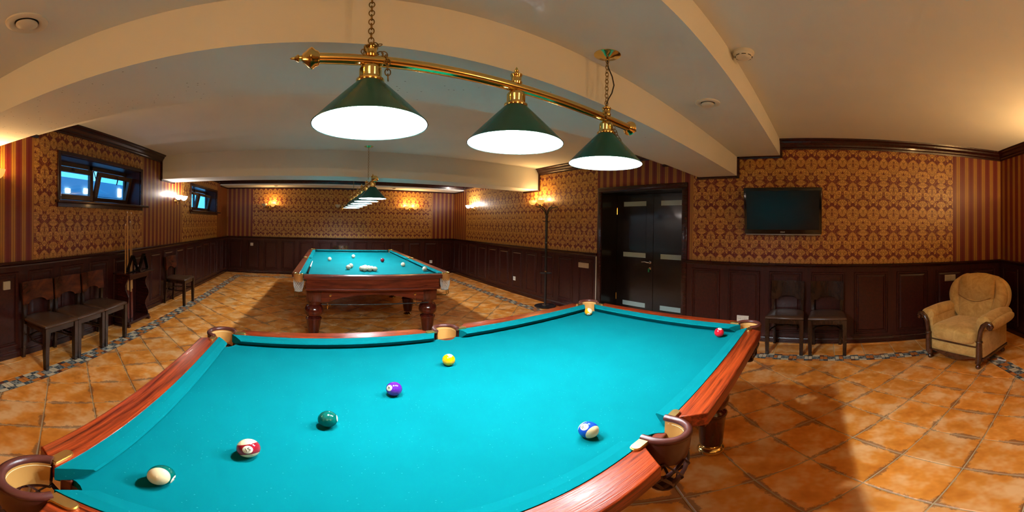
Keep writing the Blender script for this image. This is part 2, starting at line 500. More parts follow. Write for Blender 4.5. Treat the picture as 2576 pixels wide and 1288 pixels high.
WIN1 = (2.41, 4.04, 1.63, 2.13); WIN2 = (5.97, 7.60, 1.63, 2.13)
DOOR = (1.79, 3.15, -0.2, 1.95)
HOLES = {'left': [WIN1, WIN2], 'right': [DOOR], 'far': [], 'back': []}
# per wall: axis of u, plane coordinate, inward normal sign, thickness, u range
WALLS = {'left': ('y', XL, 1, 0.30, YB - 0.4, YF + 0.3), 'right': ('y', XR, -1, 0.42, YB - 0.4, YF + 0.3),
         'far': ('x', YF, -1, 0.3, XL, XR), 'back': ('x', YB, 1, 0.3, XL, XR)}
PAPER = {'left': [('s', YB, 2.047), ('d', 2.047, 4.094), ('s', 4.094, 5.555), ('d', 5.555, 7.66), ('s', 7.66, YF)],
         'right': [('s', YB, -1.658), ('d', -1.658, 1.634), ('s', 1.634, 3.25), ('d', 3.25, 7.72), ('s', 7.72, YF)],
         'far': [('s', XL, -1.78), ('d', -1.78, 3.13), ('s', 3.13, XR)],
         'back': [('s', XL, -1.2), ('d', -1.2, 2.6), ('s', 2.6, XR)]}
PHASE = {'left': 2.19, 'right': -0.115, 'far': -1.55, 'back': 0.0}
PAN = {'right': [(-2.36, -1.86), (-1.86, -1.36), (-1.36, -0.85), (-0.85, -0.33), (-0.33, 0.18), (0.18, 0.69), (0.69, 1.20), (1.20, 1.70),
                 (3.25, 3.69), (3.69, 4.18), (4.18, 4.65), (4.65, 5.11), (5.11, 5.59), (5.59, 6.08), (6.08, 6.56), (6.56, 7.06), (7.06, 7.55), (7.55, 8.04), (8.04, 8.52)],
       'left': [(YB + 0.02 + i * 0.4776, YB + 0.02 + (i + 1) * 0.4776) for i in range(8)] + [(1.44, 1.91), (1.91, 2.36), (2.36, 2.84), (2.84, 3.32), (3.32, 3.80)] + [(3.80 + i * 0.4725, 3.80 + (i + 1) * 0.4725) for i in range(10)],
       'far': [(-2.49, -1.99), (-1.99, -1.51), (-1.51, -1.03), (-1.03, -0.56), (-0.56, -0.06), (-0.06, 0.44), (0.44, 0.90), (0.90, 1.39), (1.39, 1.88), (1.88, 2.41), (2.41, 2.88), (2.88, 3.38), (3.38, 3.82)],
       'back': [(-2.49 + i * 0.4855, -2.49 + (i + 1) * 0.4855) for i in range(13)]}
def wp(wall, u, d, z):
    ax_, pl, sg, th, u0, u1 = WALLS[wall]
    return (pl + sg * d, u, z) if ax_ == 'y' else (u, pl + sg * d, z)
def wbox(mb, wall, u0, u1, d0, d1, z0, z1, bev=0.0, mi=None):
    a, c = wp(wall, u0, d0, z0), wp(wall, u1, d1, z1)
    return mb.box(min(a[0], c[0]), max(a[0], c[0]), min(a[1], c[1]), max(a[1], c[1]), min(z0, z1), max(z0, z1), bev, mi)
def wprofile(mb, wall, u0, u1, prof):
    """extrude a (depth, z) profile along the wall"""
    n = len(prof)
    vs = [wp(wall, u0, d, z) for d, z in prof] + [wp(wall, u1, d, z) for d, z in prof]
    fs = [tuple(range(n)), tuple(range(n, 2 * n))] + [(i, (i + 1) % n, n + (i + 1) % n, n + i) for i in range(n)]
    return mb.add(vs, fs)

def panel_mesh(wd, h0, h1):
    loops = [(0.0, 0.0), (0.008, 0.013), (0.022, 0.013), (0.030, 0.001), (0.042, 0.001), (0.058, 0.010)]
    vs = []; fs = []
    for ins, hgt in loops:
        a, c = -wd / 2 + ins, wd / 2 - ins
        vs += [(a, h0 + ins, hgt), (c, h0 + ins, hgt), (c, h1 - ins, hgt), (a, h1 - ins, hgt)]
    for k in range(len(loops) - 1):
        for i in range(4):
            j = (i + 1) % 4
            fs.append((k * 4 + i, k * 4 + j, (k + 1) * 4 + j, (k + 1) * 4 + i))
    k = (len(loops) - 1) * 4; fs.append((k, k + 1, k + 2, k + 3))
    return vs, fs

# crown runs: list of (u0,u1,z) per side wall follow the stepped ceiling
STEP = [(YB, 0.515, 2.52), (0.515, 1.05, 2.32), (1.05, 1.55, 2.08), (1.55, 2.09, 2.29), (2.09, 4.70, 2.50), (4.70, 5.17, 2.10), (5.17, 7.93, 2.50), (7.93, YF, 2.34)]
for wname in ('left', 'right', 'far', 'back'):
    ax_, pl, sg, th, u0, u1 = WALLS[wname]
    mb = MB()
    for a, c, z0, z1 in rects_minus(u0, u1, -0.2, 2.95, HOLES[wname]): wbox(mb, wname, a, c, -th, 0, z0, z1)
    wall = mb.build('wall_' + wname, M['plaster'])
    tag(wall, {'left': 'long wall with two small windows, damask paper over dark wainscot', 'right': 'long wall with double door and television, damask paper over wainscot',
               'far': 'end wall behind the far billiard table with three sconces', 'back': 'end wall beside the armchair with striped paper and wainscot'}[wname], kind='structure')
    for kind, a, c in PAPER[wname]:
        mb = MB()
        for r in rects_minus(a, c, 1.0, 2.56, HOLES[wname]): wbox(mb, wname, r[0], r[1], -0.001, 0.002, r[2], r[3])
        ph = PHASE[wname] if kind == 'd' else a
        uvf = (lambda co, ph=ph: (co.y - ph, co.z - 1.609)) if ax_ == 'y' else (lambda co, ph=ph: (co.x - ph, co.z - 1.609))
        mb.build('wallpaper', M['damask' if kind == 'd' else 'stripe'], wall, uv=uvf)
    # wainscot backing, chair rail, base board, crown
    spans = [(YB, DOOR[0] - 0.075), (DOOR[1] + 0.075, YF)] if wname == 'right' else ([(YB, YF)] if ax_ == 'y' else [(XL, XR)])
    for a, c in spans:
        mb = MB(); wbox(mb, wname, a, c, -0.001, 0.014, 0.0, 0.97); mb.build('wainscot_board', M['mahogany_dark'], wall)
        mb = MB(); wprofile(mb, wname, a, c, [(0, 0.955), (0.022, 0.955), (0.026, 0.968), (0.036, 0.975), (0.044, 0.985), (0.044, 0.999), (0.034, 1.006), (0.0, 1.006)]); mb.build('chair_rail', M['mahogany_trim'], wall)
        mb = MB(); wprofile(mb, wname, a, c, [(0, 0.0), (0.030, 0.0), (0.030, 0.055), (0.026, 0.066), (0.020, 0.072), (0.018, 0.088), (0.0, 0.088)]); mb.build('base_board', M['mahogany_trim'], wall)
    cache = {}
    for a, c in PAN[wname]:
        wd = round(c - a - 0.115, 2)
        if wd not in cache:
            vs, fs = panel_mesh(wd, 0.125, 0.905)
            me = bpy.data.meshes.new('wainscot_panel'); me.from_pydata(vs, [], fs); me.materials.append(M['mahogany_dark']); cache[wd] = me
        o = bpy.data.objects.new('wainscot_panel', cache[wd]); COL.objects.link(o); o.parent = wall
        rot = {'left': (PI / 2, 0, PI / 2), 'right': (PI / 2, 0, -PI / 2), 'far': (PI / 2, 0, 0), 'back': (PI / 2, 0, PI)}[wname]
        o.rotation_euler = rot; o.location = wp(wname, (a + c) / 2, 0.014, 0)
    crown = lambda z: [(0, z - 0.125), (0.012, z - 0.125), (0.016, z - 0.105), (0.030, z - 0.095), (0.034, z - 0.075), (0.055, z - 0.05), (0.062, z - 0.03), (0.085, z - 0.018), (0.09, z), (0, z)]
    thin = lambda z: [(0, z - 0.032), (0.020, z - 0.032), (0.026, z - 0.018), (0.026, z + 0.0), (0, z + 0.0)]
    if ax_ == 'y':
        for i, (a, c, z) in enumerate(STEP):
            mb = MB(); wprofile(mb, wname, a, c, crown(z) if z > 2.4 else thin(z)); mb.build('crown_molding', M['mahogany_trim'], wall)
        for y_, z0, z1, s_ in ((0.515, 2.29, 2.50, 1), (1.05, 2.05, 2.32, 1), (1.55, 2.05, 2.29, -1), (4.70, 2.07, 2.45, 1)):
            mb = MB(); wbox(mb, wname, y_ - (0.03 if s_ > 0 else 0), y_ + (0 if s_ > 0 else 0.03), 0, 0.026, z0, z1); mb.build('crown_molding', M['mahogany_trim'], wall)
    elif wname == 'far':
        mb = MB(); wprofile(mb, wname, XL, XR, thin(2.34)); mb.build('crown_molding', M['mahogany_trim'], wall)
    else:
        mb = MB(); wprofile(mb, wname, XL, XR, crown(ZC)); mb.build('crown_molding', M['mahogany_trim'], wall)

# ceiling: high slab, step soffits and beams
mb = MB(); mb.box(XL - 0.3, XR + 0.42, YB - 0.3, 0.56, 2.52, 2.95); mb.box(XL - 0.3, XR + 0.42, 0.56, YF + 0.3, 2.50, 2.95)
ceil = tag(mb.build('ceiling', M['plaster']), 'plain cream plaster ceiling above both billiard tables', kind='structure')
def beam(name, parts, label, mk):
    mb = MB()
    for y0, y1, z in parts: mb.box(XL - 0.005, XR + 0.005, y0, y1, z, 2.53)
    return tag(mb.build(name, M[mk]), label, kind='structure')
beam('ceiling_soffit', [(0.515, 1.06, 2.32)], 'upper plaster step of the wide beam over the near table', 'plaster')
beam('ceiling_beam', [(1.05, 1.56, 2.08)], 'deep plaster beam with specked underside over the near table', 'plaster_specked')
beam('ceiling_soffit', [(1.55, 2.09, 2.29)], 'plaster step on the far side of the specked beam', 'plaster')
beam('ceiling_beam', [(4.70, 5.17, 2.10)], 'plaster beam crossing above the far table', 'plaster_specked')
b3 = beam('ceiling_beam', [(7.93, YF, 2.34)], 'low plaster beam along the end wall with two spotlights', 'plaster')
mb = MB()
pr = [(0, 2.37), (0.012, 2.37), (0.03, 2.42), (0.06, 2.46), (0.08, 2.50), (0, 2.50)]
vs = [(XL, 7.93 - d, z) for d, z in pr] + [(XR, 7.93 - d, z) for d, z in pr]; n = len(pr)
mb.add(vs, [tuple(range(n)), tuple(range(n, 2 * n))] + [(i, (i + 1) % n, n + (i + 1) % n, n + i) for i in range(n)])
mb.build('crown_molding', M['mahogany_trim'], b3)

# ---------------------------------------------------------------- floor
BX0, BX1 = -2.135, -1.975      # left mosaic border
CX0, CX1 = 3.275, 3.435        # right
DY0, DY1 = -1.79, -1.63        # back
EY0, EY1 = 7.98, 8.14          # far
mb = MB(); mb.box(XL - 0.3, XR + 0.45, YB - 0.3, YF + 0.3, -0.2, -0.004)
floor = tag(mb.build('floor', M['grout']), 'terracotta tile floor laid on the diagonal with a mosaic border', kind='structure')
def clip(poly, a, bb, c):
    """keep a*x+b*y<=c"""
    out = []
    for i in range(len(poly)):
        p0, p1 = poly[i], poly[(i + 1) % len(poly)]
        d0, d1 = a * p0[0] + bb * p0[1] - c, a * p1[0] + bb * p1[1] - c
        if d0 <= 0: out.append(p0)
        if d0 * d1 < 0:
            t = d0 / (d0 - d1); out.append((p0[0] + t * (p1[0] - p0[0]), p0[1] + t * (p1[1] - p0[1])))
    return out
def area(poly): return 0.5 * sum(poly[i][0] * poly[(i + 1) % len(poly)][1] - poly[(i + 1) % len(poly)][0] * poly[i][1] for i in range(len(poly)))
def inset(poly, d):
    n = len(poly); out = []
    for i in range(n):
        p, q, r = Vector(poly[i - 1]), Vector(poly[i]), Vector(poly[(i + 1) % n])
        e0 = (q - p).normalized(); e1 = (r - q).normalized()
        n0 = Vector((-e0.y, e0.x)); n1 = Vector((-e1.y, e1.x))
        k = 1 + n0.dot(n1)
        out.append(tuple(q + (n0 + n1) * (d / max(k, 0.3))))
    return out
tiles = []
h = DT / 2
for i in range(-6, 30):
    for j in range(-8, 44):
        if (i + j) % 2: continue
        cx, cy = TX0 + i * h, TY0 + j * h + 0.0
        # centres lie midway between nodes
        cx += h
        poly = [(cx + h, cy), (cx, cy + h), (cx - h, cy), (cx, cy - h)]
        for a, bb, c in ((1, 0, CX0), (-1, 0, -BX1), (0, 1, EY0), (0, -1, -DY1)):
            poly = clip(poly, a, bb, c)
            if len(poly) < 3: break
        if len(poly) >= 3 and area(poly) > 0.002: tiles.append((poly, (cx, cy), abs(area(poly) - 2 * h * h) < 1e-4))
def strip(x0, x1, y0, y1, sx, sy, ox, oy):
    i0, i1 = math.floor((x0 - ox) / sx), math.ceil((x1 - ox) / sx)
    j0, j1 = math.floor((y0 - oy) / sy), math.ceil((y1 - oy) / sy)
    for i in range(i0, i1):
        for j in range(j0, j1):
            a, c = max(x0, ox + i * sx), min(x1, ox + (i + 1) * sx); e, g = max(y0, oy + j * sy), min(y1, oy + (j + 1) * sy)
            if c - a > 0.02 and g - e > 0.02: tiles.append(([(a, e), (c, e), (c, g), (a, g)], ((a + c) / 2, (e + g) / 2), None))
strip(XL, BX0, DY0, EY1, 0.33, 0.33, BX0 - 0.265, 1.64)
strip(CX1, XR, DY0, EY1, 0.33, 0.33, CX1, 0.19)
strip(XL, XR, YB, DY0, 0.33, 0.33, 0.1, DY0)
strip(XL, XR, EY1, YF, 0.33, 0.33, 0.1, EY1)
NT_C = Vector((0.719, 1.021, 0)); NT_R = 0.029
def rank(t):
    cx, cy = t[1]; d2 = cx * cx + cy * cy
    az = math.atan2(cx, cy)
    if az < -1.02 or az > 2.24: return 0
    el = math.atan2(EYE, math.sqrt(d2))
    if el > 1.0: return 0
    k = (EYE - 0.8) / EYE; q = Vector((cx * k, cy * k, 0)) - NT_C; q.rotate(Matrix.Rotation(-NT_R, 3, 'Z'))
    if abs(q.x) < 1.15 and abs(q.y) < 0.58: return 0
    return area(t[0]) * math.sin(el) / (d2 + EYE * EYE)
tiles.sort(key=rank, reverse=True)
def tile_geo(poly, cx, cy):
    p = [(q[0] - cx, q[1] - cy) for q in poly]
    if area(p) < 0: p.reverse()
    lo = inset(p, 0.0035); hi = inset(p, 0.0075); n = len(p)
    vs = [(q[0], q[1], -0.010) for q in lo] + [(q[0], q[1], -0.0025) for q in lo] + [(q[0], q[1], 0.0) for q in hi]
    fs = [(k * n + i, k * n + (i + 1) % n, (k + 1) * n + (i + 1) % n, (k + 1) * n + i) for k in range(2) for i in range(n)] + [tuple(range(2 * n, 3 * n))]
    return vs, fs
full_me = None; rest = MB()
for k, (poly, c, full) in enumerate(tiles):
    if k < 300:
        if full and full_me: me = full_me
        else:
            vs, fs = tile_geo(poly, *c); me = bpy.data.meshes.new('floor_tile'); me.from_pydata(vs, [], fs); me.materials.append(M['terracotta_strip' if full is None else 'terracotta'])
            if full: full_me = me
        o = bpy.data.objects.new('floor_tile', me); COL.objects.link(o); o.parent = floor; o.location = (c[0], c[1], 0)
    else:
        vs, fs = tile_geo(poly, 0, 0); rest.add(vs, fs)
tag(rest.build('floor_tile_remainder', M['terracotta'], floor), kind='stuff')
# mosaic border: each square listel of nine chips
CH = ['chip_cream', 'chip_orange', 'chip_brown', 'chip_blue', 'chip_flower', 'mosaic_grout']
def listel(kind):
    u = 0.04; g = 0.0022; mb = MB()
    mb.box(-0.08, 0.08, -0.08, 0.08, -0.012, -0.002, mi=5)
    cells = [(0, 0, 1, 1, 2 if kind else 3), (3, 0, 1, 1, 4), (0, 3, 1, 1, 4), (3, 3, 1, 1, 2 if kind else 3), (1, 0, 2, 1, 0 if kind else 1), (1, 3, 2, 1, 1 if kind else 0), (0, 1, 1, 2, 1 if kind else 0), (3, 1, 1, 2, 0 if kind else 1), (1, 1, 2, 2, 4)]
    for x_, y_, ww, hh, mi in cells:
        mb.box(-0.08 + x_ * u + g, -0.08 + (x_ + ww) * u - g, -0.08 + y_ * u + g, -0.08 + (y_ + hh) * u - g, -0.006, 0.0, mi=mi)
    me = mb.mesh('border_listel')
    for q in CH: me.materials.append(M[q])
    return me
LS = [listel(0), listel(1)]
spots = []
y_ = DY0 + 0.08
while y_ < EY1: spots += [((BX0 + BX1) / 2, y_), ((CX0 + CX1) / 2, y_)]; y_ += 0.1605
x_ = BX0 + 0.24
while x_ < CX0: spots += [(x_, (DY0 + DY1) / 2), (x_, (EY0 + EY1) / 2)]; x_ += 0.1605
for k, (sx, sy) in enumerate(spots):
    o = bpy.data.objects.new('border_listel', LS[(k // 2) % 2]); COL.objects.link(o); o.parent = floor; o.location = (sx, sy, 0); o.rotation_euler = (0, 0, (k // 4 % 4) * PI / 2)

# ---------------------------------------------------------------- outside, seen through the windows
mb = MB(); mb.box(-5.2, -5.0, -1, 11, 0.3, 2.35); mb.box(-5.2, -5.0, 3.6, 4.1, 2.35, 3.4)
mb.box(-5.0, -2.82, -1, 11, 1.2, 1.35)
tag(mb.build('exterior_wall', M['outside_wall']), 'pale wall of the light well outside the windows', kind='structure')
mb = MB()
for i in range(60): mb.box(-4.95, -4.92, 0.0 + i * 0.18, 0.02 + i * 0.18, 1.35, 1.95)
mb.box(-4.96, -4.91, -0.2, 10.8, 1.93, 1.97); mb.box(-4.96, -4.91, -0.2, 10.8, 1.45, 1.48)
tag(mb.build('exterior_railing', M['outside_grate']), 'dark railing bars in the light well outside', kind='structure')

glow('outside_glow', (1.0, 0.86, 0.72), 5.0)  # emissive blocks added outside to give the white glows in the panes
for yy, zz, hh in ((5.55, 2.02, 0.12), (5.68, 1.66, 0.16), (6.9, 2.02, 0.22), (6.92, 1.72, 0.14), (4.95, 2.0, 0.10)):
    mb = MB(); mb.box(-5.0, -4.96, yy, yy + 0.13, zz, zz + hh, 0.006)
    tag(mb.build('exterior_glow_block', M['outside_glow']), 'small glowing block added for the white glows in the window glass', kind='structure')

# ---------------------------------------------------------------- windows
def window(idx, hole, label):
    y0, y1, z0, z1 = hole
    root = tag(empty('window_%d' % idx, (XL, (y0 + y1) / 2, z0)), label, kind='structure')
    L0 = Vector(root.location)
    def part(name, fn, mk, par=root, **k):
        mb = MB(); fn(mb); mb.v = [tuple(Vector(q) - L0) for q in mb.v]; return mb.build(name, M[mk], par, **k)
    cw = 0.045
    def cas(mb):
        mb.box(XL - 0.01, XL + 0.022, y0 - cw, y0, z0, z1 + cw, 0.004); mb.box(XL - 0.01, XL + 0.022, y1, y1 + cw, z0, z1 + cw, 0.004); mb.box(XL - 0.01, XL + 0.022, y0, y1, z1, z1 + cw, 0.004)
    part('casing', cas, 'mahogany_trim')
    part('sill', lambda mb: (mb.box(XL - 0.28, XL + 0.075, y0 - cw - 0.03, y1 + cw + 0.10, z0 - 0.03, z0, 0.006), mb.box(XL, XL + 0.02, y0 - cw, y1 + cw, z0 - 0.075, z0 - 0.03)), 'mahogany_trim')
    def rev(mb):
        mb.box(XL - 0.30, XL - 0.005, y0, y0 + 0.008, z0, z1); mb.box(XL - 0.30, XL - 0.005, y1 - 0.008, y1, z0, z1); mb.box(XL - 0.30, XL - 0.005, y0, y1, z1 - 0.008, z1)
    part('reveal', rev, 'mahogany_dark')
    xw = XL - 0.255; ym = (y0 + y1) / 2
    def frm(mb):
        mb.box(xw - 0.03, xw, y0 + 0.008, y0 + 0.04, z0, z1 - 0.008); mb.box(xw - 0.03, xw, y1 - 0.04, y1 - 0.008, z0, z1 - 0.008)
        mb.box(xw - 0.03, xw, y0 + 0.04, y1 - 0.04, z1 - 0.055, z1 - 0.008); mb.box(xw - 0.03, xw, y0 + 0.04, y1 - 0.04, z0, z0 + 0.03); mb.box(xw - 0.03, xw, ym - 0.03, ym + 0.03, z0, z1 - 0.008)
    part('frame', frm, 'window_wood')
    for k, (a, c, tilt) in enumerate(((y0 + 0.03, ym - 0.005, 0.0 if idx == 1 else 0.20), (ym + 0.005, y1 - 0.03, 0.24))):
        hh = z1 - z0 - 0.10; wd = c - a; fw = 0.062
        mb = MB()
        mb.box(0, 0.045, 0, fw, 0, hh, 0.004); mb.box(0, 0.045, wd - fw, wd, 0, hh, 0.004); mb.box(0, 0.045, fw, wd - fw, 0, fw, 0.004); mb.box(0, 0.045, fw, wd - fw, hh - fw, hh, 0.004)
        sash = mb.build('sash', M['window_wood'], root, loc=Vector((xw, a, z0 + 0.028)) - L0, rot=(0, tilt, 0))
        mb = MB(); mb.box(0.020, 0.026, fw - 0.005, wd - fw + 0.005, fw - 0.005, hh - fw + 0.005); mb.build('glass_pane', M['window_glass'], sash)
        mb = MB(); mb.sphere((0.052, wd / 2, hh - fw / 2), (0.009, 0.035, 0.014), 12, 8)
        if tilt: mb.tube([(0.055, wd / 2, hh - fw / 2), (0.075, wd / 2 - 0.005, hh - fw / 2 - 0.02), (0.078, wd / 2 - 0.015, hh - fw / 2 - 0.10)], 0.008, 8)
        mb.build('handle', M['black_metal'], sash, smooth=40)
        if tilt:
            p1 = Vector((xw + 0.02, a + 0.02, z1 - 0.06)) - L0; p2 = Vector((xw + math.sin(tilt) * hh * 0.8, a + 0.015, z0 + hh * 0.75)) - L0
            mb = MB(); mb.tube([p1, p2], 0.006, 6); mb.build('stay_arm', M['black_metal'], root)
window(1, WIN1, 'wide basement window with one tilted sash above the row of three chairs')
window(2, WIN2, 'basement window with tilted sashes nearer the end wall')

# ---------------------------------------------------------------- double door
def build_door():
    y0, y1, z1 = DOOR[0], DOOR[1], DOOR[3]
    root = tag(empty('door_1', (XR, (y0 + y1) / 2, 0)), 'dark double door with frosted glass strips set in a deep recess', kind='structure')
    L0 = Vector(root.location)
    def part(name, fn, mk, par=root, **k):
        mb = MB(); fn(mb); mb.v = [tuple(Vector(q) - L0) for q in mb.v]; return mb.build(name, M[mk], par, **k)
    cw = 0.075
    for nm, a, c, e, g in (('casing', y0 - cw, y0, 0, z1), ('casing', y1, y1 + cw, 0, z1), ('casing', y0 - cw, y1 + cw, z1, z1 + cw)):
        part(nm, lambda mb: (mb.box(XR - 0.030, XR + 0.01, a, c, e, g, 0.010)), 'mahogany_trim', smooth=30)
    part('jamb_lining_and_light_block', lambda mb: (mb.box(XR - 0.01, XR + 0.42, y0, y0 + 0.01, 0, z1), mb.box(XR - 0.01, XR + 0.42, y1 - 0.01, y1, 0, z1), mb.box(XR - 0.01, XR + 0.42, y0, y1, z1 - 0.01, z1), mb.box(XR + 0.425, XR + 0.455, y0 - 0.05, y1 + 0.05, -0.05, z1 + 0.05)), 'wenge_door')  # last box: unseen board added behind the leaves to block sky light
    xd = XR + 0.38; ym = 2.455
    for a, c, hy in ((ym + 0.002, y1 - 0.012, 1), (y0 + 0.012, ym - 0.002, 0)):
        leaf = part('door_leaf', lambda mb: (mb.box(xd, xd + 0.04, a, c, 0.008, z1 - 0.012, 0.003)), 'wenge_door')
        for zz in (1.79, 0.985, 0.19):
            part('glass_strip', lambda mb: (mb.box(xd - 0.003, xd + 0.002, a + 0.13, c - 0.13, zz - 0.037, zz + 0.037)), 'frosted_glass', leaf)
        part('door_panel', lambda mb: (mb.box(xd - 0.0025, xd + 0.002, a + 0.13, c - 0.13, 1.03, 1.745)), 'wenge_door', leaf)
        if hy:
            hz = 0.885; yy = ym + 0.045
            def hd(mb):
                mb.lathe([(0.0, -0.012), (0.024, -0.012), (0.026, -0.004), (0.026, 0.0)], 20, (xd, yy, hz), 'x')
                mb.tube([(xd - 0.01, yy, hz), (xd - 0.05, yy, hz), (xd - 0.055, yy + 0.02, hz), (xd - 0.052, yy + 0.07, hz + 0.008), (xd - 0.05, yy + 0.13, hz + 0.002)], [0.009, 0.009, 0.010, 0.009, 0.007], 10)
            part('door_handle', hd, 'chrome', leaf, smooth=40)
            def lk(mb): mb.lathe([(0.0, -0.014), (0.020, -0.014), (0.024, -0.004), (0.024, 0.0)], 20, (xd, yy, hz - 0.095), 'x')
            part('lock_rose', lk, 'chrome', leaf, smooth=40)
            part('key', lambda mb: mb.box(xd - 0.030, xd - 0.014, yy + 0.004, yy + 0.026, hz - 0.15, hz - 0.095, 0.004), 'key_green', leaf)
            for zz in (1.68, 0.28): part('hinge', lambda mb: mb.lathe([(0.007, -0.055), (0.007, 0.055)], 10, (xd - 0.006, c + 0.002, zz)), 'brass', leaf)
build_door()
mb = MB(); wbox(mb, 'right', 3.236, 3.244, 0.0, 0.030, 0.09, 0.955); mb.build('cable_cover', M['white_plastic'], bpy.data.objects['wall_right'])

# ================================================================ lights on the walls
def add_light(name, loc, energy, col, r=0.03, parent=None):
    l = bpy.data.lights.new(name, 'POINT'); l.energy = energy; l.color = col; l.shadow_soft_size = r
    o = bpy.data.objects.new(name, l); COL.objects.link(o); o.location = loc
    if parent: o.parent = parent
    return o
BOWL = [(0.006, -0.052), (0.018, -0.052), (0.034, -0.044), (0.052, -0.026), (0.066, 0.0), (0.074, 0.030), (0.070, 0.030), (0.062, 0.002), (0.049, -0.022), (0.032, -0.038), (0.016, -0.046), (0.006, -0.046)]
def sconce(wall, u, z, lit, tint, label, boost=1.0):
    ax_, pl, sg = WALLS[wall][:3]
    rz = {'left': -PI / 2, 'right': PI / 2, 'far': PI, 'back': 0.0}[wall]        # local +y points into the room
    root = tag(empty('wall_sconce', wp(wall, u, 0.002, z), rz), label, 'wall sconce', 'two-bowl brass wall sconces')
    mb = MB(); mb.lathe([(0.0, 0.026), (0.012, 0.024), (0.022, 0.014), (0.034, 0.006), (0.038, 0.0), (0.0, 0.0)], 20, (0, 0, -0.04), 'y'); mb.lathe([(0.008, -0.10), (0.014, -0.09), (0.008, -0.075), (0.010, -0.03), (0.016, -0.01), (0.016, 0.03), (0.010, 0.04), (0.0, 0.045)], 14, (0, 0.045, 0))
    mb.build('back_plate', M['brass'], root, smooth=40)
    for s_, on in ((-1, lit[0]), (1, lit[1])):
        pts = []
        for k in range(15):
            t = k / 14
            xx = s_ * (0.012 + 0.103 * t); zz = -0.045 - 0.045 * math.sin(PI * min(1, t * 1.15)) + 0.018 * t
            pts.append((xx, 0.045 + 0.07 * math.sin(t * PI / 2), zz))
        mb = MB(); mb.tube(pts, 0.0055, 8); mb.lathe([(0.004, -0.05), (0.015, -0.046), (0.018, -0.034), (0.012, -0.03)], 14, (s_ * 0.115, 0.115, 0.008)); mb.build('arm', M['brass_aged'], root, smooth=40)
        mb = MB(); mb.lathe(BOWL, 28, (0, 0, 0), cap=False)
        mb.build('glass_bowl', M[('bowl_' + tint) if on else 'bowl_off'], root, smooth=40, loc=(s_ * 0.115, 0.115, 0.03))
        mb = MB(); mb.sphere((0, 0, 0), (0.015, 0.015, 0.022), 12, 8); mb.lathe([(0.010, -0.035), (0.010, -0.015)], 10)
        mb.build('bulb', M[('bulb_' + tint) if on else 'bowl_off'], root, smooth=50, loc=(s_ * 0.115, 0.115, 0.035))
        if on: add_light('sconce_light', (s_ * 0.115, 0.115, 0.082), boost * (P_WARM if tint == 'warm' else P_COOL), C_WARM if tint == 'warm' else C_COOL, 0.022, root)
    return root
sconce('left', 1.42, 1.80, (1, 1), 'warm', 'lit amber sconce cut by the picture edge, beside the wide window')
sconce('left', 5.25, 1.80, (1, 1), 'cool', 'lit white sconce between the two basement windows')
sconce('far', -1.33, 1.83, (1, 0), 'warm', 'end wall sconce with only one bowl glowing')
sconce('far', 0.62, 1.83, (0, 0), 'warm', 'unlit sconce on the end wall half hidden by the far lamp')
sconce('far', 2.50, 1.83, (1, 1), 'warm', 'end wall sconce with both amber bowls glowing')
sconce('right', 7.30, 1.86, (1, 1), 'cool', 'lit white sconce near the far corner on the door wall')
sconce('right', 4.62, 1.83, (1, 1), 'warm', 'lit amber sconce behind the coat stand')
sconce('back', 2.1, 1.83, (1, 1), 'warm', 'lit amber sconce on the back wall beyond the armchair', 2.4)
sconce('back', -0.4, 1.83, (1, 1), 'warm', 'lit amber sconce on the back wall behind the near pool table', 3.0)
sconce('left', -1.0, 1.80, (1, 1), 'warm', 'lit amber sconce on the window wall far from the windows')

# ================================================================ billiard lamps
def link_mesh(rx=0.0085, rz=0.0135, r=0.0019):
    mb = MB(); mb.tube([(rx * math.cos(a), 0, rz * math.sin(a)) for a in [2 * PI * k / 14 for k in range(14)]], r, 6, closed=True)
    return mb.mesh('chain_link', 60)
LINK = link_mesh(); LINK.materials.append(M['brass_aged'])
def chain(root, pts, step=0.0205):
    P = [Vector(q) for q in pts]; acc = 0.0; k = 0; nxt = 0.0
    for a, c in zip(P, P[1:]):
        seg = (c - a).length; d = (c - a).normalized()
        while nxt <= acc + seg + 1e-6:
            q = a + d * (nxt - acc)
            o = bpy.data.objects.new('chain_link', LINK); COL.objects.link(o); o.parent = root; o.location = q
            rot = d.to_track_quat('Z', 'Y') @ Quaternion((0, 0, 1), (k % 2) * PI / 2 + 0.3)
            o.rotation_mode = 'QUATERNION'; o.rotation_quaternion = rot
            k += 1; nxt += step
        acc += seg
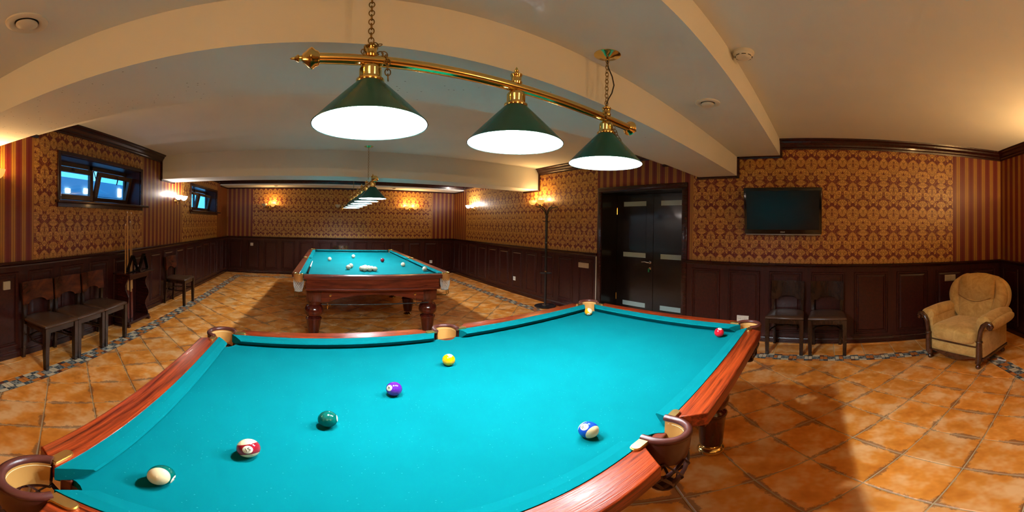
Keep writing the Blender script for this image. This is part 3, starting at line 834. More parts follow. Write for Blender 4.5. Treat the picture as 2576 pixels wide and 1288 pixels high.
def billiard_lamp(origin, rz, n, sp, hang, zc, power, label, group, detail=True):
    """bar along local x, first shade at x=0; origin z = rim height"""
    root = tag(empty('billiard_lamp', origin, rz), label, 'lamp', group)
    L = (n - 1) * sp; zb = 0.232
    mb = MB(); mb.lathe([(0.020, -0.155), (0.020, L + 0.175)], 24, (0, 0, zb), 'x'); mb.build('bar', M['brass'], root, smooth=40)
    for x0, s_ in ((-0.155, -1), (L + 0.175, 1)):
        pf = [(0.020, -0.004), (0.027, 0.002), (0.030, 0.010), (0.038, 0.016), (0.040, 0.022), (0.034, 0.030), (0.026, 0.036), (0.018, 0.046), (0.010, 0.050), (0.010, 0.056), (0.015, 0.060), (0.010, 0.066), (0.005, 0.072), (0.004, 0.080), (0.0, 0.086)]
        mb = MB(); mb.lathe([(r, x0 + s_ * q) for r, q in pf], 24, (0, 0, zb), 'x'); mb.build('end_cap', M['brass'], root, smooth=40)
    for i in range(n):
        x0 = i * sp
        mb = MB(); mb.lathe([(0.175, 0.0), (0.1755, 0.002), (0.0375, 0.152), (0.036, 0.151), (0.1735, 0.0015)], 56, (x0, 0, 0), cap=False)
        sh = mb.build('lamp_shade', M['shade_green'], root, smooth=30)
        mb = MB(); mb.lathe([(0.1725, 0.001), (0.0355, 0.1495)], 56, (x0, 0, 0), cap=False); mb.build('shade_lining', M['shade_white'], sh, smooth=30)
        mb = MB()
        mb.lathe([(0.041, 0.146), (0.043, 0.150), (0.043, 0.158), (0.034, 0.161), (0.033, 0.168), (0.031, 0.168), (0.031, 0.158), (0.040, 0.150)], 28, (x0, 0, 0), cap=False)
        mb.lathe([(0.033, 0.196), (0.033, 0.200), (0.029, 0.207), (0.020, 0.213), (0.012, 0.222), (0.0, 0.222)], 28, (x0, 0, 0), cap=False)
        for k in range(12):
            a = 2 * PI * k / 12; mm = Matrix.Translation((x0, 0, 0)) @ Matrix.Rotation(a, 4, 'Z'); dz = 0.006 if k % 2 else 0.0
            mb.box(0.0305, 0.0335, -0.0055, 0.0055, 0.166 + 0.0, 0.198, M=mm)
        mb.build('gallery', M['brass'], root, smooth=30)
        mb = MB(); mb.lathe([(0.014, 0.14), (0.016, 0.21)], 16, (x0, 0, 0)); mb.build('socket', M['shade_white'], root, smooth=30)
        mb = MB(); mb.sphere((x0, 0, 0.125), (0.024, 0.024, 0.030), 16, 10); mb.build('bulb', M['bulb_lamp'], root, smooth=60)
        add_light('lamp_light', (x0, 0, 0.066), power, C_LAMP, 0.024, root)
        top = [(0.021, zb + 0.012), (0.023, zb + 0.020), (0.019, zb + 0.026), (0.019, zb + 0.046), (0.022, zb + 0.050), (0.022, zb + 0.056), (0.012, zb + 0.062), (0.007, zb + 0.068)]
        if i in hang: top += [(0.004, zb + 0.074), (0.0, zb + 0.076)]
        else: top += [(0.009, zb + 0.074), (0.005, zb + 0.082), (0.003, zb + 0.088), (0.0, zb + 0.092)]
        mb = MB(); mb.lathe(top, 20, (x0, 0, 0)); mb.build('cap', M['brass'], root, smooth=40)
    for x0 in [hang_x for hang_x in (hang.values() if isinstance(hang, dict) else [])]:
        zt = zc - origin[2]
        mb = MB(); mb.lathe([(0.0, zt - 0.030), (0.008, zt - 0.030), (0.012, zt - 0.022), (0.030, zt - 0.016), (0.036, zt - 0.010), (0.058, zt - 0.007), (0.064, zt - 0.003), (0.064, zt + 0.0)], 28, (x0, 0, 0)); mb.build('ceiling_rose', M['brass'], root, smooth=40)
        chain(root, [(x0, 0, zt - 0.040), (x0, 0, zb + 0.068)])
    return root
NLX, NLY, NLZ, NSP = 0.147, 0.950, 1.720, 0.5155
lampN = billiard_lamp((NLX, NLY, NLZ), 0.0, 3, NSP, {0: 0.0, 2: 2 * NSP}, 2.32, P_NEAR, 'brass bar lamp with three large green cone shades over the near table', 'billiard bar lamps')
# spare chain wound round the cap and hanging beside the shade, black flex by the last chain
chain(lampN, [(0.024, -0.005, 0.295), (0.010, -0.024, 0.285), (-0.020, -0.014, 0.275), (-0.02, 0.016, 0.27), (0.022, 0.012, 0.268), (0.040, -0.012, 0.258), (0.046, -0.024, 0.225), (0.047, -0.034, 0.150)])
chain(lampN, [(2 * NSP - 0.03, -0.022, 0.26), (2 * NSP - 0.03, -0.02, 0.215), (2 * NSP + 0.0, -0.045, 0.175), (2 * NSP + 0.050, -0.030, 0.148), (2 * NSP + 0.120, -0.035, 0.068)])
mb = MB(); xx = 2 * NSP
mb.tube([(xx, 0, 0.565), (xx + 0.004, -0.004, 0.52), (xx + 0.03, -0.008, 0.475), (xx + 0.045, -0.008, 0.43), (xx + 0.032, -0.006, 0.38), (xx + 0.010, -0.003, 0.34), (xx, 0, 0.31)], 0.0032, 8)
mb.build('power_flex', M['black_rubber'], lampN, smooth=60)
lampF = billiard_lamp((0.675, 4.0, 1.727), PI / 2 - 0.006, 6, 0.55, {1: 0.39, 4: 2.36}, 2.50, P_FAR, 'brass bar lamp with six green cone shades over the far table', 'billiard bar lamps')

# ================================================================ billiard tables
def arc(c, r, a0, a1, n): return [(c[0] + r * math.cos(a0 + (a1 - a0) * k / n), c[1] + r * math.sin(a0 + (a1 - a0) * k / n)) for k in range(n + 1)]

def u_skirt(path2, z0, z1, th, shrink, cen):
    """double sided band following an open 2d path, tapering towards cen"""
    mb = MB(); n = len(path2); c = Vector(cen)
    rows = []
    for k in range(5):
        t = k / 4; f = 1 - shrink * t * t
        rows.append([((q[0] - c.x) * f + c.x, (q[1] - c.y) * f + c.y, z0 + (z1 - z0) * t) for q in path2])
    def off(row):
        out = []
        for i, q in enumerate(row):
            d = Vector((q[0] - c.x, q[1] - c.y)); L = max(d.length, 1e-6); out.append((q[0] - d.x / L * th, q[1] - d.y / L * th, q[2]))
        return out
    inn = [off(r) for r in rows]
    vs = [q for r in rows for q in r] + [q for r in inn for q in r]; N = n * 5
    fs = []
    for k in range(4):
        for i in range(n - 1):
            a = k * n + i
            fs.append((a, a + 1, a + n + 1, a + n)); fs.append((N + a, N + a + n, N + a + n + 1, N + a + 1))
    for i in range(n - 1): fs.append((i, N + i, N + i + 1, i + 1)); q = 4 * n + i; fs.append((q, q + 1, N + q + 1, N + q))
    return mb.add(vs, fs)

def net(c, r0, z0, z1, rb, nstr, rad, turns=0.42):
    mb = MB()
    for sgn in (1, -1):
        for k in range(nstr):
            pts = []
            for j in range(9):
                t = j / 8; a = 2 * PI * k / nstr + sgn * turns * 2 * PI * t
                rr = r0 + (rb - r0) * t + 0.010 * math.sin(PI * t) + 0.0012 * sgn
                pts.append((c[0] + rr * math.cos(a), c[1] + rr * math.sin(a), z0 + (z1 - z0) * t))
            mb.tube(pts, rad, 5, flat=0.35)
    mb.lathe([(0.0, z1 - 0.006), (rb * 1.1, z1 - 0.006), (rb * 1.2, z1 + 0.004), (0.0, z1 + 0.006)], 14, (c[0], c[1], 0))
    return mb

def cushion(x0, x1, k0, k1, prof):
    """along x from x0 to x1; prof points (d inward, z); ends cut back by k per unit d"""
    mb = MB(); n = len(prof)
    vs = [(x0 + k0 * d, d, z) for d, z in prof] + [(x1 - k1 * d, d, z) for d, z in prof]
    return mb.add(vs, [tuple(range(n)), tuple(range(n, 2 * n))] + [(i, (i + 1) % n, n + (i + 1) % n, n + i) for i in range(n)])

def pool_table(loc, rz, LX, WY, ztop, rail_w, cush_w, bed_drop, cp, sp_gap, label, style):
    """long side along local x"""
    root = tag(empty('pool_table', loc, rz), label, 'pool table', 'billiard tables')
    hx, hy = LX / 2, WY / 2; zb = ztop - bed_drop
    near = style == 'near'
    # bed with notches for the pockets
    bx_, by_ = hx - rail_w + 0.002, hy - rail_w + 0.002
    rc = 0.062 if near else 0.05; rs = 0.052 if near else 0.045
    cpx, cpy = hx - cp, hy - cp
    poly = []
    def corner(sx, sy):
        c = (sx * (bx_ - 0.022), sy * (by_ - 0.022)); a = math.atan2(-sy, -sx)
        pts = arc(c, rc, a - 1.35, a + 1.35, 10)
        return pts
    # ccw outline
    def side(sy):
        c = (0, sy * (by_ + 0.012)); a = -PI / 2 * sy
        pts = arc(c, rs, a - 1.2, a + 1.2, 8)
        return pts
    pts = []
    pts += sorted(corner(-1, -1), key=lambda q: q[0] - q[1]) ; pts += sorted(side(-1), key=lambda q: q[0]); pts += sorted(corner(1, -1), key=lambda q: q[0] + q[1])
    pts += sorted(corner(1, 1), key=lambda q: -q[0] + q[1]); pts += sorted(side(1), key=lambda q: -q[0]); pts += sorted(corner(-1, 1), key=lambda q: -q[0] - q[1])
    mb = MB(); mb.prism(pts, zb - 0.025, zb); mb.build('bed_cloth', M['felt'], root)
    mb = MB(); mb.box(-hx + rail_w + 0.07, hx - rail_w - 0.07, -hy + rail_w + 0.07, hy - rail_w - 0.07, zb - 0.065, zb - 0.026)
    mb.build('slate', M['table_body'], root)
    # rails
    ce, cs = (0.098, 0.076) if near else (0.090, 0.062)          # inner ends of the wood at corner and side
    oe, os_ = (0.185, 0.150) if near else (0.150, 0.100)         # outer ends
    wx, wy = ('table_rail_x', 'table_rail_y') if near else ('far_rail_long', 'far_rail')
    prof = [(0.0, ztop), (cush_w * 0.45, ztop - 0.002), (cush_w * 0.93, ztop - 0.008), (cush_w, ztop - 0.014), (cush_w * 0.80, ztop - 0.026), (cush_w * 0.42, zb + 0.0005), (0.0, zb + 0.0005)]
    def rail_wood(poly, mk):
        bm = bmesh.new()
        lo = [bm.verts.new((x_, y_, ztop - 0.050)) for x_, y_ in poly]; hi = [bm.verts.new((x_, y_, ztop)) for x_, y_ in poly]
        bm.faces.new(list(reversed(lo))); bm.faces.new(hi)
        n = len(poly)
        for i in range(n): bm.faces.new((lo[i], lo[(i + 1) % n], hi[(i + 1) % n], hi[i]))
        top_out = [e for e in bm.edges if abs(e.verts[0].co.z - ztop) < 1e-6 and abs(e.verts[1].co.z - ztop) < 1e-6]
        bmesh.ops.bevel(bm, geom=top_out, offset=0.006, segments=3, profile=0.5, affect='EDGES')
        bmesh.ops.recalc_face_normals(bm, faces=bm.faces)
        me = bpy.data.meshes.new('rail'); bm.to_mesh(me); bm.free()
        me.polygons.foreach_set('use_smooth', [True] * len(me.polygons)); me.set_sharp_from_angle(angle=math.radians(35))
        return put('rail', me, root, M[mk])
    def place(mb, ang, tx, ty):
        R4 = Matrix.Translation((tx, ty, 0)) @ Matrix.Rotation(ang, 4, 'Z'); mb.v = [tuple(R4 @ Vector(q)) for q in mb.v]; return mb
    for sy in (-1, 1):
        for sx in (-1, 1):
            p_ = [(sx * os_, sy * hy), (sx * (hx - oe), sy * hy), (sx * (hx - ce - rail_w * 0.55), sy * (hy - rail_w)), (sx * cs, sy * (hy - rail_w))]
            r_ = rail_wood(p_, wx)
            a0, a1 = cs - 0.004, hx - ce - rail_w * 0.55 + 0.004
            if sy < 0:
                mbc = cushion(a0, a1, 0.45, 1.0, prof) if sx > 0 else cushion(-a1, -a0, 1.0, 0.45, prof)
                place(mbc, 0, 0, -hy + rail_w)
            else:
                mbc = cushion(-a1, -a0, 1.0, 0.45, prof) if sx > 0 else cushion(a0, a1, 0.45, 1.0, prof)
                place(mbc, PI, 0, hy - rail_w)
            mbc.build('cushion', M['felt'], root)
    for sx in (-1, 1):
        e2 = hy - ce - rail_w * 0.55
        p_ = [(sx * hx, -(hy - oe)), (sx * hx, hy - oe), (sx * (hx - rail_w), e2), (sx * (hx - rail_w), -e2)]
        rail_wood(p_, wy)
        mbc = cushion(-e2 - 0.004, e2 + 0.004, 1.0, 1.0, prof)
        place(mbc, -PI / 2 if sx < 0 else PI / 2, sx * (hx - rail_w), 0)
        mbc.build('cushion', M['felt'], root)
    # apron boards under the rails
    zr = ztop - 0.05
    def mould(mb, x0, x1, y0, y1, z0, z1): mb.box(x0, x1, y0, y1, z0, z1, 0.004)
    ad = 0.085 if near else 0.14
    for sy in (-1, 1):
        mb = MB()
        ya, yb_ = sorted((sy * (hy - 0.018), sy * (hy - 0.045)))
        for sx in (-1, 1):
            xa, xb = sorted((sx * (os_ + 0.03), sx * (hx - oe - 0.03))); mould(mb, xa, xb, ya, yb_, zr - ad * 0.45, zr + 0.004)
        ya, yb_ = sorted((sy * (hy - 0.085), sy * (hy - 0.115))); mould(mb, -hx + 0.16, hx - 0.16, ya, yb_, zr - ad, zr + 0.002)
        mb.build('apron', M['table_body'], root)
    for sx in (-1, 1):
        mb = MB()
        xa, xb = sorted((sx * (hx - 0.018), sx * (hx - 0.045))); mould(mb, xa, xb, -hy + oe + 0.03, hy - oe - 0.03, zr - ad * (0.45 if near else 0.78), zr + 0.004)
        if not near:
            xa, xb = sorted((sx * (hx - 0.004), sx * (hx - 0.045))); mould(mb, xa, xb, -hy + oe + 0.02, hy - oe - 0.02, zr - ad * 0.92, zr - ad * 0.76)
        xa, xb = sorted((sx * (hx - 0.085), sx * (hx - 0.115))); mould(mb, xa, xb, -hy + 0.16, hy - 0.16, zr - ad, zr + 0.002)
        mb.build('apron', M['table_body' if near else 'table_body_end'], root)
    # legs
    if near:
        lx, ly = (-0.896, 0.896), 0.476; s_ = 1.0; ztl = zr - ad + 0.01
        prof_l = [(0.060, 0.062), (0.064, 0.075), (0.064, 0.085), (0.066, 0.12), (0.074, 0.25), (0.078, 0.29), (0.084, 0.300), (0.086, 0.312), (0.080, 0.325), (0.068, 0.335), (0.064, 0.345), (0.070, 0.355), (0.088, 0.38), (0.095, 0.42), (0.092, 0.46), (0.078, 0.495), (0.064, 0.51), (0.060, 0.52)]
        foot = [(0.0, 0.0), (0.066, 0.0), (0.075, 0.006), (0.076, 0.020), (0.070, 0.032), (0.058, 0.040), (0.056, 0.046), (0.062, 0.050), (0.064, 0.058), (0.060, 0.064)]
    else:
        lx, ly = tuple(-hx + q for q in (0.21, 1.19, hx * 2 - 1.19, hx * 2 - 0.21)), 0.690; ztl = zr - 0.02
        prof_l = [(0.058, 0.050), (0.062, 0.06), (0.075, 0.14), (0.088, 0.235), (0.092, 0.245), (0.095, 0.252), (0.095, 0.262), (0.088, 0.27), (0.070, 0.275), (0.068, 0.285), (0.085, 0.295), (0.106, 0.32), (0.114, 0.355), (0.108, 0.39), (0.088, 0.425), (0.074, 0.435), (0.072, 0.45), (0.085, 0.475), (0.088, 0.485)]
        foot = [(0.0, 0.0), (0.058, 0.0), (0.066, 0.006), (0.060, 0.018), (0.035, 0.028), (0.022, 0.036), (0.022, 0.052)]
    ztop_l = prof_l[-1][1]
    for x_ in lx:
        for sy in (-1, 1):
            mb = MB(); mb.lathe(prof_l, 28)
            q = 0.062 if near else 0.088
            mb.box(-q, q, -q, q, ztop_l - 0.005, ztl, 0.008)
            if not near: mb.box(-q * 0.72, q * 0.72, -q - 0.006, q + 0.006, ztop_l + 0.02, ztl - 0.02, 0.003); mb.box(-q - 0.006, q + 0.006, -q * 0.72, q * 0.72, ztop_l + 0.02, ztl - 0.02, 0.003)
            leg = mb.build('leg', M['table_leg'], root, smooth=35, loc=(x_, sy * ly, 0))
            mb = MB(); mb.lathe(foot, 28); mb.build('foot', M['brass'], leg, smooth=35)
    return root, hx, hy, zb

NTL, NTW, NTZ = 2.555, 1.406, 0.807
tab, hx, hy, NZB = pool_table((NT_C.x, NT_C.y, 0), NT_R, NTL, NTW, NTZ, 0.088, 0.058, 0.046, 0.07, 0.06, 'near pool table with turquoise cloth, orange mahogany rails and leather pockets', 'near')
# pockets of the near table: leather covered iron, skirt, lining, strap net, brass plates
def near_pocket(cx, cy, ang, corner):
    """local frame: -y points out of the table"""
    pk = empty('pocket', (cx, cy, 0), ang, tab)
    if corner: r, a0, a1, yc = 0.068, PI + 0.62 - PI / 2 - 0.55, 0, 0.0
    if corner: path = arc((0, 0.0), 0.070, PI - 0.42, 2 * PI + 0.42, 26)
    else: path = [(-0.064, 0.030)] + arc((0, 0.002), 0.064, PI, 2 * PI, 22) + [(0.064, 0.030)]
    zt = NTZ + 0.006
    # iron
    mb = MB(); mb.tube([(x_, y_, zt) for x_, y_ in path], 0.0120, 12); mb.build('pocket_iron', M['leather_maroon'], pk, smooth=60)
    out = [(x_ * 1.13, (y_ - 0.0) * 1.13) for x_, y_ in path]
    u_skirt(out, zt - 0.004, zt - 0.105, 0.006, 0.16, (0, 0)).build('leather_skirt', M['leather_maroon'], pk, smooth=50)
    inn = [(x_ * 0.90, y_ * 0.90) for x_, y_ in path]
    lin = u_skirt(inn, zt - 0.006, zt - 0.085, 0.004, 0.10, (0, 0)).build('leather_lining', M['leather_tan'], pk, smooth=50)
    mb = MB()
    for k in range(len(inn) * 2 - 2):
        t = k / 2; i = int(t); f = t - i
        q = Vector(inn[i]).lerp(Vector(inn[min(i + 1, len(inn) - 1)]), f); d = q.normalized()
        mb.box(-0.0022, 0.0022, -0.0007, 0.0007, -0.0007, 0.0007, M=Matrix.Translation((q.x - d.x * 0.0045, q.y - d.y * 0.0045, zt - 0.014)) @ Matrix.Rotation(math.atan2(d.y, d.x) + PI / 2, 4, 'Z'))
    tag(mb.build('stitching', M['stitch'], lin), kind='stuff')
    net((0, 0), 0.064, zt - 0.090, zt - 0.245, 0.030, 7, 0.0062, 0.30).build('strap_net', M['leather_strap'], pk, smooth=50)
    # brass plates on the rail ends
    for s_ in (-1, 1):
        e = path[0] if s_ < 0 else path[-1]; e2 = path[1] if s_ < 0 else path[-2]
        if corner: d = Vector((s_ * 0.7071, 0.7071)).normalized()
        else: d = Vector((s_ * 1.0, 0.0))
        a = math.atan2(d.y, d.x); cxy = Vector(e) + d * (0.030 if corner else 0.034) + (Vector((0, 0)) if corner else Vector((0, -0.012)))
        pl = [(-0.034, -0.013)] + arc((0.014, 0.0), 0.013, -PI / 2, PI / 2, 8) + [(-0.034, 0.013)]
        bm_ = MB(); bm_.prism([(q[0] * 0.9, q[1] * 0.9) for q in pl], NTZ + 0.004, NTZ + 0.009); bm_.prism(pl, NTZ - 0.004, NTZ + 0.005)
        bm_.v = [tuple(Matrix.Translation((cxy.x, cxy.y, 0)) @ Matrix.Rotation(a, 4, 'Z') @ Vector(q)) for q in bm_.v]
        bm_.build('brass_plate', M['brass_satin'], pk, smooth=30)
    return pk
co = 0.092
near_pocket(-hx + co, -hy + co, -PI / 4, True); near_pocket(hx - co, -hy + co, PI / 4, True)
near_pocket(hx - co, hy - co, 3 * PI / 4, True); near_pocket(-hx + co, hy - co, -3 * PI / 4, True)
near_pocket(0, -hy + 0.068, 0, False); near_pocket(0, hy - 0.068, PI, False)

FTL, FTW, FTZ = 3.57, 1.90, 0.82
FTC = Vector((0.70, 5.33, 0)); FTR = PI / 2 - 0.030
ftab, fhx, fhy, FZB = pool_table((FTC.x, FTC.y, 0), FTR, FTL, FTW, FTZ, 0.090, 0.056, 0.050, 0.08, 0.06, 'far billiard table with turquoise cloth, dark mahogany frame and white pocket nets', 'far')
def far_pocket(cx, cy, ang, corner):
    pk = empty('pocket', (cx, cy, 0), ang, ftab)
    path = arc((0, 0.0), 0.052, PI - 0.3, 2 * PI + 0.3, 20)
    mb = MB(); mb.tube([(x_, y_, FTZ + 0.004) for x_, y_ in path], 0.009, 10); mb.build('pocket_iron', M['brass'], pk, smooth=60)
    out = [(x_ * 1.16, y_ * 1.16) for x_, y_ in path]
    u_skirt(out, FTZ, FTZ - 0.085, 0.006, 0.05, (0, 0)).build('leather_skirt', M['leather_tan'], pk, smooth=50)
    net((0, 0), 0.054, FTZ - 0.05, FTZ - 0.20, 0.040, 14, 0.0030, 0.30).build('net', M['white_net'], pk, smooth=50)
    mb = MB(); mb.lathe([(0.048, FTZ - 0.200), (0.048, FTZ - 0.206), (0.042, FTZ - 0.206), (0.042, FTZ - 0.200)], 20, (0, 0, 0), cap=False)
    zz = FTZ - 0.205
    if corner:
        for s_ in (-0.03, 0.03): mb.tube([(s_, -0.03, zz), (s_, -0.035, zz - 0.05), (s_, -0.02, zz - 0.065), (s_, 0.06, zz - 0.075), (s_ * 0.9, 0.19, zz - 0.085)], 0.0045, 8)
    mb.build('ball_rail', M['brass_aged'], pk, smooth=50)
fo = 0.085
for (sx, sy, a) in ((-1, -1, -PI / 4), (1, -1, PI / 4), (1, 1, 3 * PI / 4), (-1, 1, -3 * PI / 4)): far_pocket(sx * (fhx - fo), sy * (fhy - fo), a, True)
far_pocket(0, -fhy + 0.07, 0, False); far_pocket(0, fhy - 0.07, PI, False)
# arched lower apron between the end legs of the far table, with hooks for the rest
for sx in (-1, 1):
    poly = [(-0.62, 0.60), (-0.62, 0.47)]
    n = 24
    for k in range(n + 1):
        t = k / n; y_ = -0.50 + 1.0 * t
        z_ = 0.49 + 0.085 * math.sin(PI * t) ** 0.7
        poly.append((y_, z_))
    poly += [(0.62, 0.47), (0.62, 0.60)]
    poly = [(y_, z_) for y_, z_ in poly]; poly = poly[:1] + poly[1:]
    poly[0] = (-0.62, 0.665); poly[-1] = (0.62, 0.665)
    mb = MB(); mb.prism(poly, 0.0, 0.022)
    R4 = Matrix(((0, 0, sx, sx * (fhx - 0.150)), (1, 0, 0, 0), (0, 1, 0, 0), (0, 0, 0, 1)))
    mb.v = [tuple(R4 @ Vector(q)) for q in mb.v]
    mb.build('arched_apron', M['table_body_end'], ftab)
    if sx < 0:
        for y_ in (-0.50, 0.50):
            mb = MB(); x_ = -fhx + 0.128
            mb.lathe([(0.0, -0.012), (0.014, -0.010), (0.016, 0.0)], 14, (x_, y_, 0.565), 'x'); mb.tube([(x_ - 0.01, y_, 0.53), (x_ - 0.018, y_, 0.50), (x_ - 0.020, y_, 0.45), (x_ - 0.045, y_, 0.442), (x_ - 0.058, y_, 0.47)], 0.004, 8)
            mb.build('rest_hook', M['brass'], ftab, smooth=50)
def ft(x, y, z):       # far table local -> world
    q = Matrix.Rotation(FTR, 3, 'Z') @ Vector((x, y, 0)); return Vector((q.x + FTC.x, q.y + FTC.y, z))
mb = MB(); a_, c_ = ft(-fhx + 0.090, -0.66, 0.462), ft(-fhx + 0.090, 0.60, 0.462)
mb.tube([tuple(Vector((0, 0, 0))), tuple(c_ - a_)], [0.0075, 0.006], 10)
rest_ = tag(mb.build('cue_rest', M['black_metal'], None, smooth=50, loc=a_), 'long thin dark rest stick hung on brass hooks under the far table end', 'cue rest')
mb = MB(); q = c_ - a_; mb.box(-0.004, 0.004, -0.05, 0.01, -0.006, 0.006); mb.box(-0.004, 0.004, -0.02, -0.012, -0.05, 0.02); mb.build('rest_head', M['brass'], rest_, loc=tuple(q * 0.95), rot=(0, 0, 0.3))

# ================================================================ balls
def text_mesh(s, size):
    cu = bpy.data.curves.new('t', 'FONT'); cu.body = s; cu.size = size; cu.align_x = 'CENTER'; cu.align_y = 'CENTER'; cu.resolution_u = 3
    o = bpy.data.objects.new('t', cu); COL.objects.link(o)
    dg = bpy.context.evaluated_depsgraph_get(); dg.update()
    me = bpy.data.meshes.new_from_object(o.evaluated_get(dg)); bpy.data.objects.remove(o); bpy.data.curves.remove(cu)
    return me
def cap_mesh(R, r, n=24, rings=4):
    mb = MB()
    def fn(u, v):
        rr = r * v; a = 2 * PI * u; x_ = rr * math.cos(a); y_ = rr * math.sin(a); return (math.sqrt(R * R - rr * rr), x_, y_)
    mb.grid(fn, n, rings, cu=True); return mb.mesh('number_spot', 180)
BR = 0.0286
NEARZ = NZB + BR
BALLMAT = {}
def ball_mat(col, stripe):
    key = (col, stripe)
    if key in BALLMAT: return BALLMAT[key]
    m, nt, b = new_mat('ball', col, 0.10, spec=0.6, coat=0.3)
    if stripe:
        _, _, z_ = xyz(nt, coord(nt)); setc(nt, b, mix(nt, z_.abs().lt(BR * 0.53), (0.80, 0.66, 0.38), col))
    BALLMAT[key] = m; return m
SPH = MB(); SPH.sphere((0, 0, 0), BR, 40, 24); SPH = SPH.mesh('ball', 180)
def near_ball(x, y, col, stripe, num, spot, pole, roll, label):
    c = Vector((x, y, NEARZ)); v = (CAM - c).normalized(); r = Vector((0, 0, 1)).cross(v).normalized(); u = v.cross(r)
    def vw(q): return (r * q[0] + u * q[1] + v * q[2]).normalized()
    ex = vw(spot); ez = vw(pole); ez = (ez - ex * ez.dot(ex)).normalized(); ey = ez.cross(ex)
    o = put('pool_ball', SPH.copy(), None, ball_mat(col, stripe), c)
    o.rotation_euler = Matrix((ex, ey, ez)).transposed().to_euler()
    tag(o, label, 'ball', 'numbered pool balls on the near table')
    o['number'] = num
    sp_ = put('number_spot', cap_mesh(BR + 0.00025, BR * 0.42), o, M['ball_number_white'])
    me = text_mesh(str(num), BR * (0.62 if num < 10 else 0.50))
    bm = bmesh.new(); bm.from_mesh(me); bmesh.ops.triangulate(bm, faces=bm.faces)
    for _k in range(3):
        lg = [e for e in bm.edges if e.calc_length() > 0.10 * BR]
        if lg: bmesh.ops.subdivide_edges(bm, edges=lg, cuts=1); bmesh.ops.triangulate(bm, faces=bm.faces)
    ca, sa = math.cos(roll), math.sin(roll); RR = BR + 0.0006
    for q in bm.verts:
        a, e = q.co.x * ca - q.co.y * sa, q.co.x * sa + q.co.y * ca
        q.co = (math.sqrt(max(RR * RR - a * a - e * e, 0)), a, e)
    bm.to_mesh(me); bm.free(); me.materials.clear()
    put('numeral', me, sp_, M['ball_black'])
YEL, BLU, RED, PUR, GRN, MAR = (0.80, 0.42, 0.0), (0.01, 0.06, 0.42), (0.62, 0.006, 0.02), (0.10, 0.012, 0.30), (0.0, 0.085, 0.062), (0.27, 0.008, 0.018)
near_ball(0.564, 1.284, YEL, 0, 1, (0.2, 0.80, 0.52), (0, 0.3, -1), 0.2, 'plain yellow ball with number one near the middle of the cloth')
near_ball(0.270, 1.078, PUR, 0, 4, (-0.60, 0.12, 0.78), (0.1, 1, 0), 0.9, 'plain purple ball with number four')
near_ball(0.036, 0.894, GRN, 0, 6, (0.97, 0.10, 0.12), (0, 1, 0), 0.0, 'plain dark green ball between the purple and the maroon striped one')
near_ball(-0.151, 0.721, MAR, 1, 15, (-0.05, -0.18, 0.97), (-0.22, 0.96, 0.1), 0.15, 'cream ball with maroon band and number fifteen')
near_ball(-0.285, 0.548, GRN, 1, 14, (0.88, -0.42, 0.20), (-0.50, -0.12, 0.84), 0.0, 'cream ball with dark green band in the corner nearest the camera')
near_ball(0.647, 0.564, BLU, 1, 10, (-0.42, 0.34, 0.82), (0.62, -0.45, 0.55), -0.9, 'cream ball with blue band and number ten by the side pocket')
near_ball(1.740, 1.540, (0.75, 0.30, 0.0), 1, 9, (0.05, -0.70, 0.62), (0.65, 0.55, 0.5), 2.4, 'cream ball with yellow band in the jaws of the corner pocket')
near_ball(1.782, 0.586, RED, 0, 3, (0.15, 0.80, 0.52), (0, 0.3, -1), 0.2, 'plain bright red ball near the corner pocket')

FR_ = 0.034
m, nt, b = new_mat('ivory_ball', (0.62, 0.57, 0.44), 0.15, spec=0.6); M['ivory_ball'] = m
plain('cue_ball_red', (0.16, 0.010, 0.022), 0.12)
SP2 = MB(); SP2.sphere((0, 0, 0), FR_, 28, 18); SP2 = SP2.mesh('ball2', 180); SP2.materials.append(M['ivory_ball'])
SP3 = SP2.copy(); SP3.materials.clear(); SP3.materials.append(M['cue_ball_red'])
DOT = cap_mesh(FR_ + 0.0003, 0.006, 12, 2); DOT.materials.append(M['brass_aged'])
def far_ball(x, y, label, me=SP2, group='ivory balls on the far table', dot=None):
    o = bpy.data.objects.new('billiard_ball', me); COL.objects.link(o); o.location = (x, y, FZB + FR_)
    tag(o, label, 'ball', group)
    if dot is not None:
        d = bpy.data.objects.new('number_spot', DOT); COL.objects.link(d); d.parent = o
        o.rotation_euler = Vector((dot[0], dot[1], dot[2])).to_track_quat('X', 'Z').to_euler()
    return o
far_ball(0.196, 5.362, 'lone ivory ball toward the window side of the far table')
far_ball(0.649, 5.838, 'lone ivory ball farthest up the far table')
far_ball(1.064, 5.212, 'dark red cue ball on the far table', SP3)
far_ball(1.261, 4.627, 'lone ivory ball just past the dark red ball on the door side', dot=(-0.3, -0.7, 0.45))
far_ball(1.430, 4.123, 'lone ivory ball nearest the door side corner pocket of the far table', dot=(-0.35, -0.9, -0.25))
far_ball(0.418, 4.376, 'ivory ball of the close pair, the nearer one', dot=(0.3, -0.8, 0.1))
far_ball(0.470, 4.530, 'ivory ball of the close pair, the one behind')
for r_, (n_, y_) in enumerate(((3, 4.200), (3, 4.260), (2, 4.320), (1, 4.380))):
    for k in range(n_):
        far_ball([0.620, 0.585, 0.622, 0.656][r_] + 0.0695 * k, y_, 'ivory ball of the tight cluster, ' + [['nearest row, window side end', 'nearest row, middle one', 'nearest row, door side end'], ['second row, window side end', 'second row, middle one', 'second row, door side end'], ['third row, window side one', 'third row, door side one'], ['single one at the back tip']][r_][k])
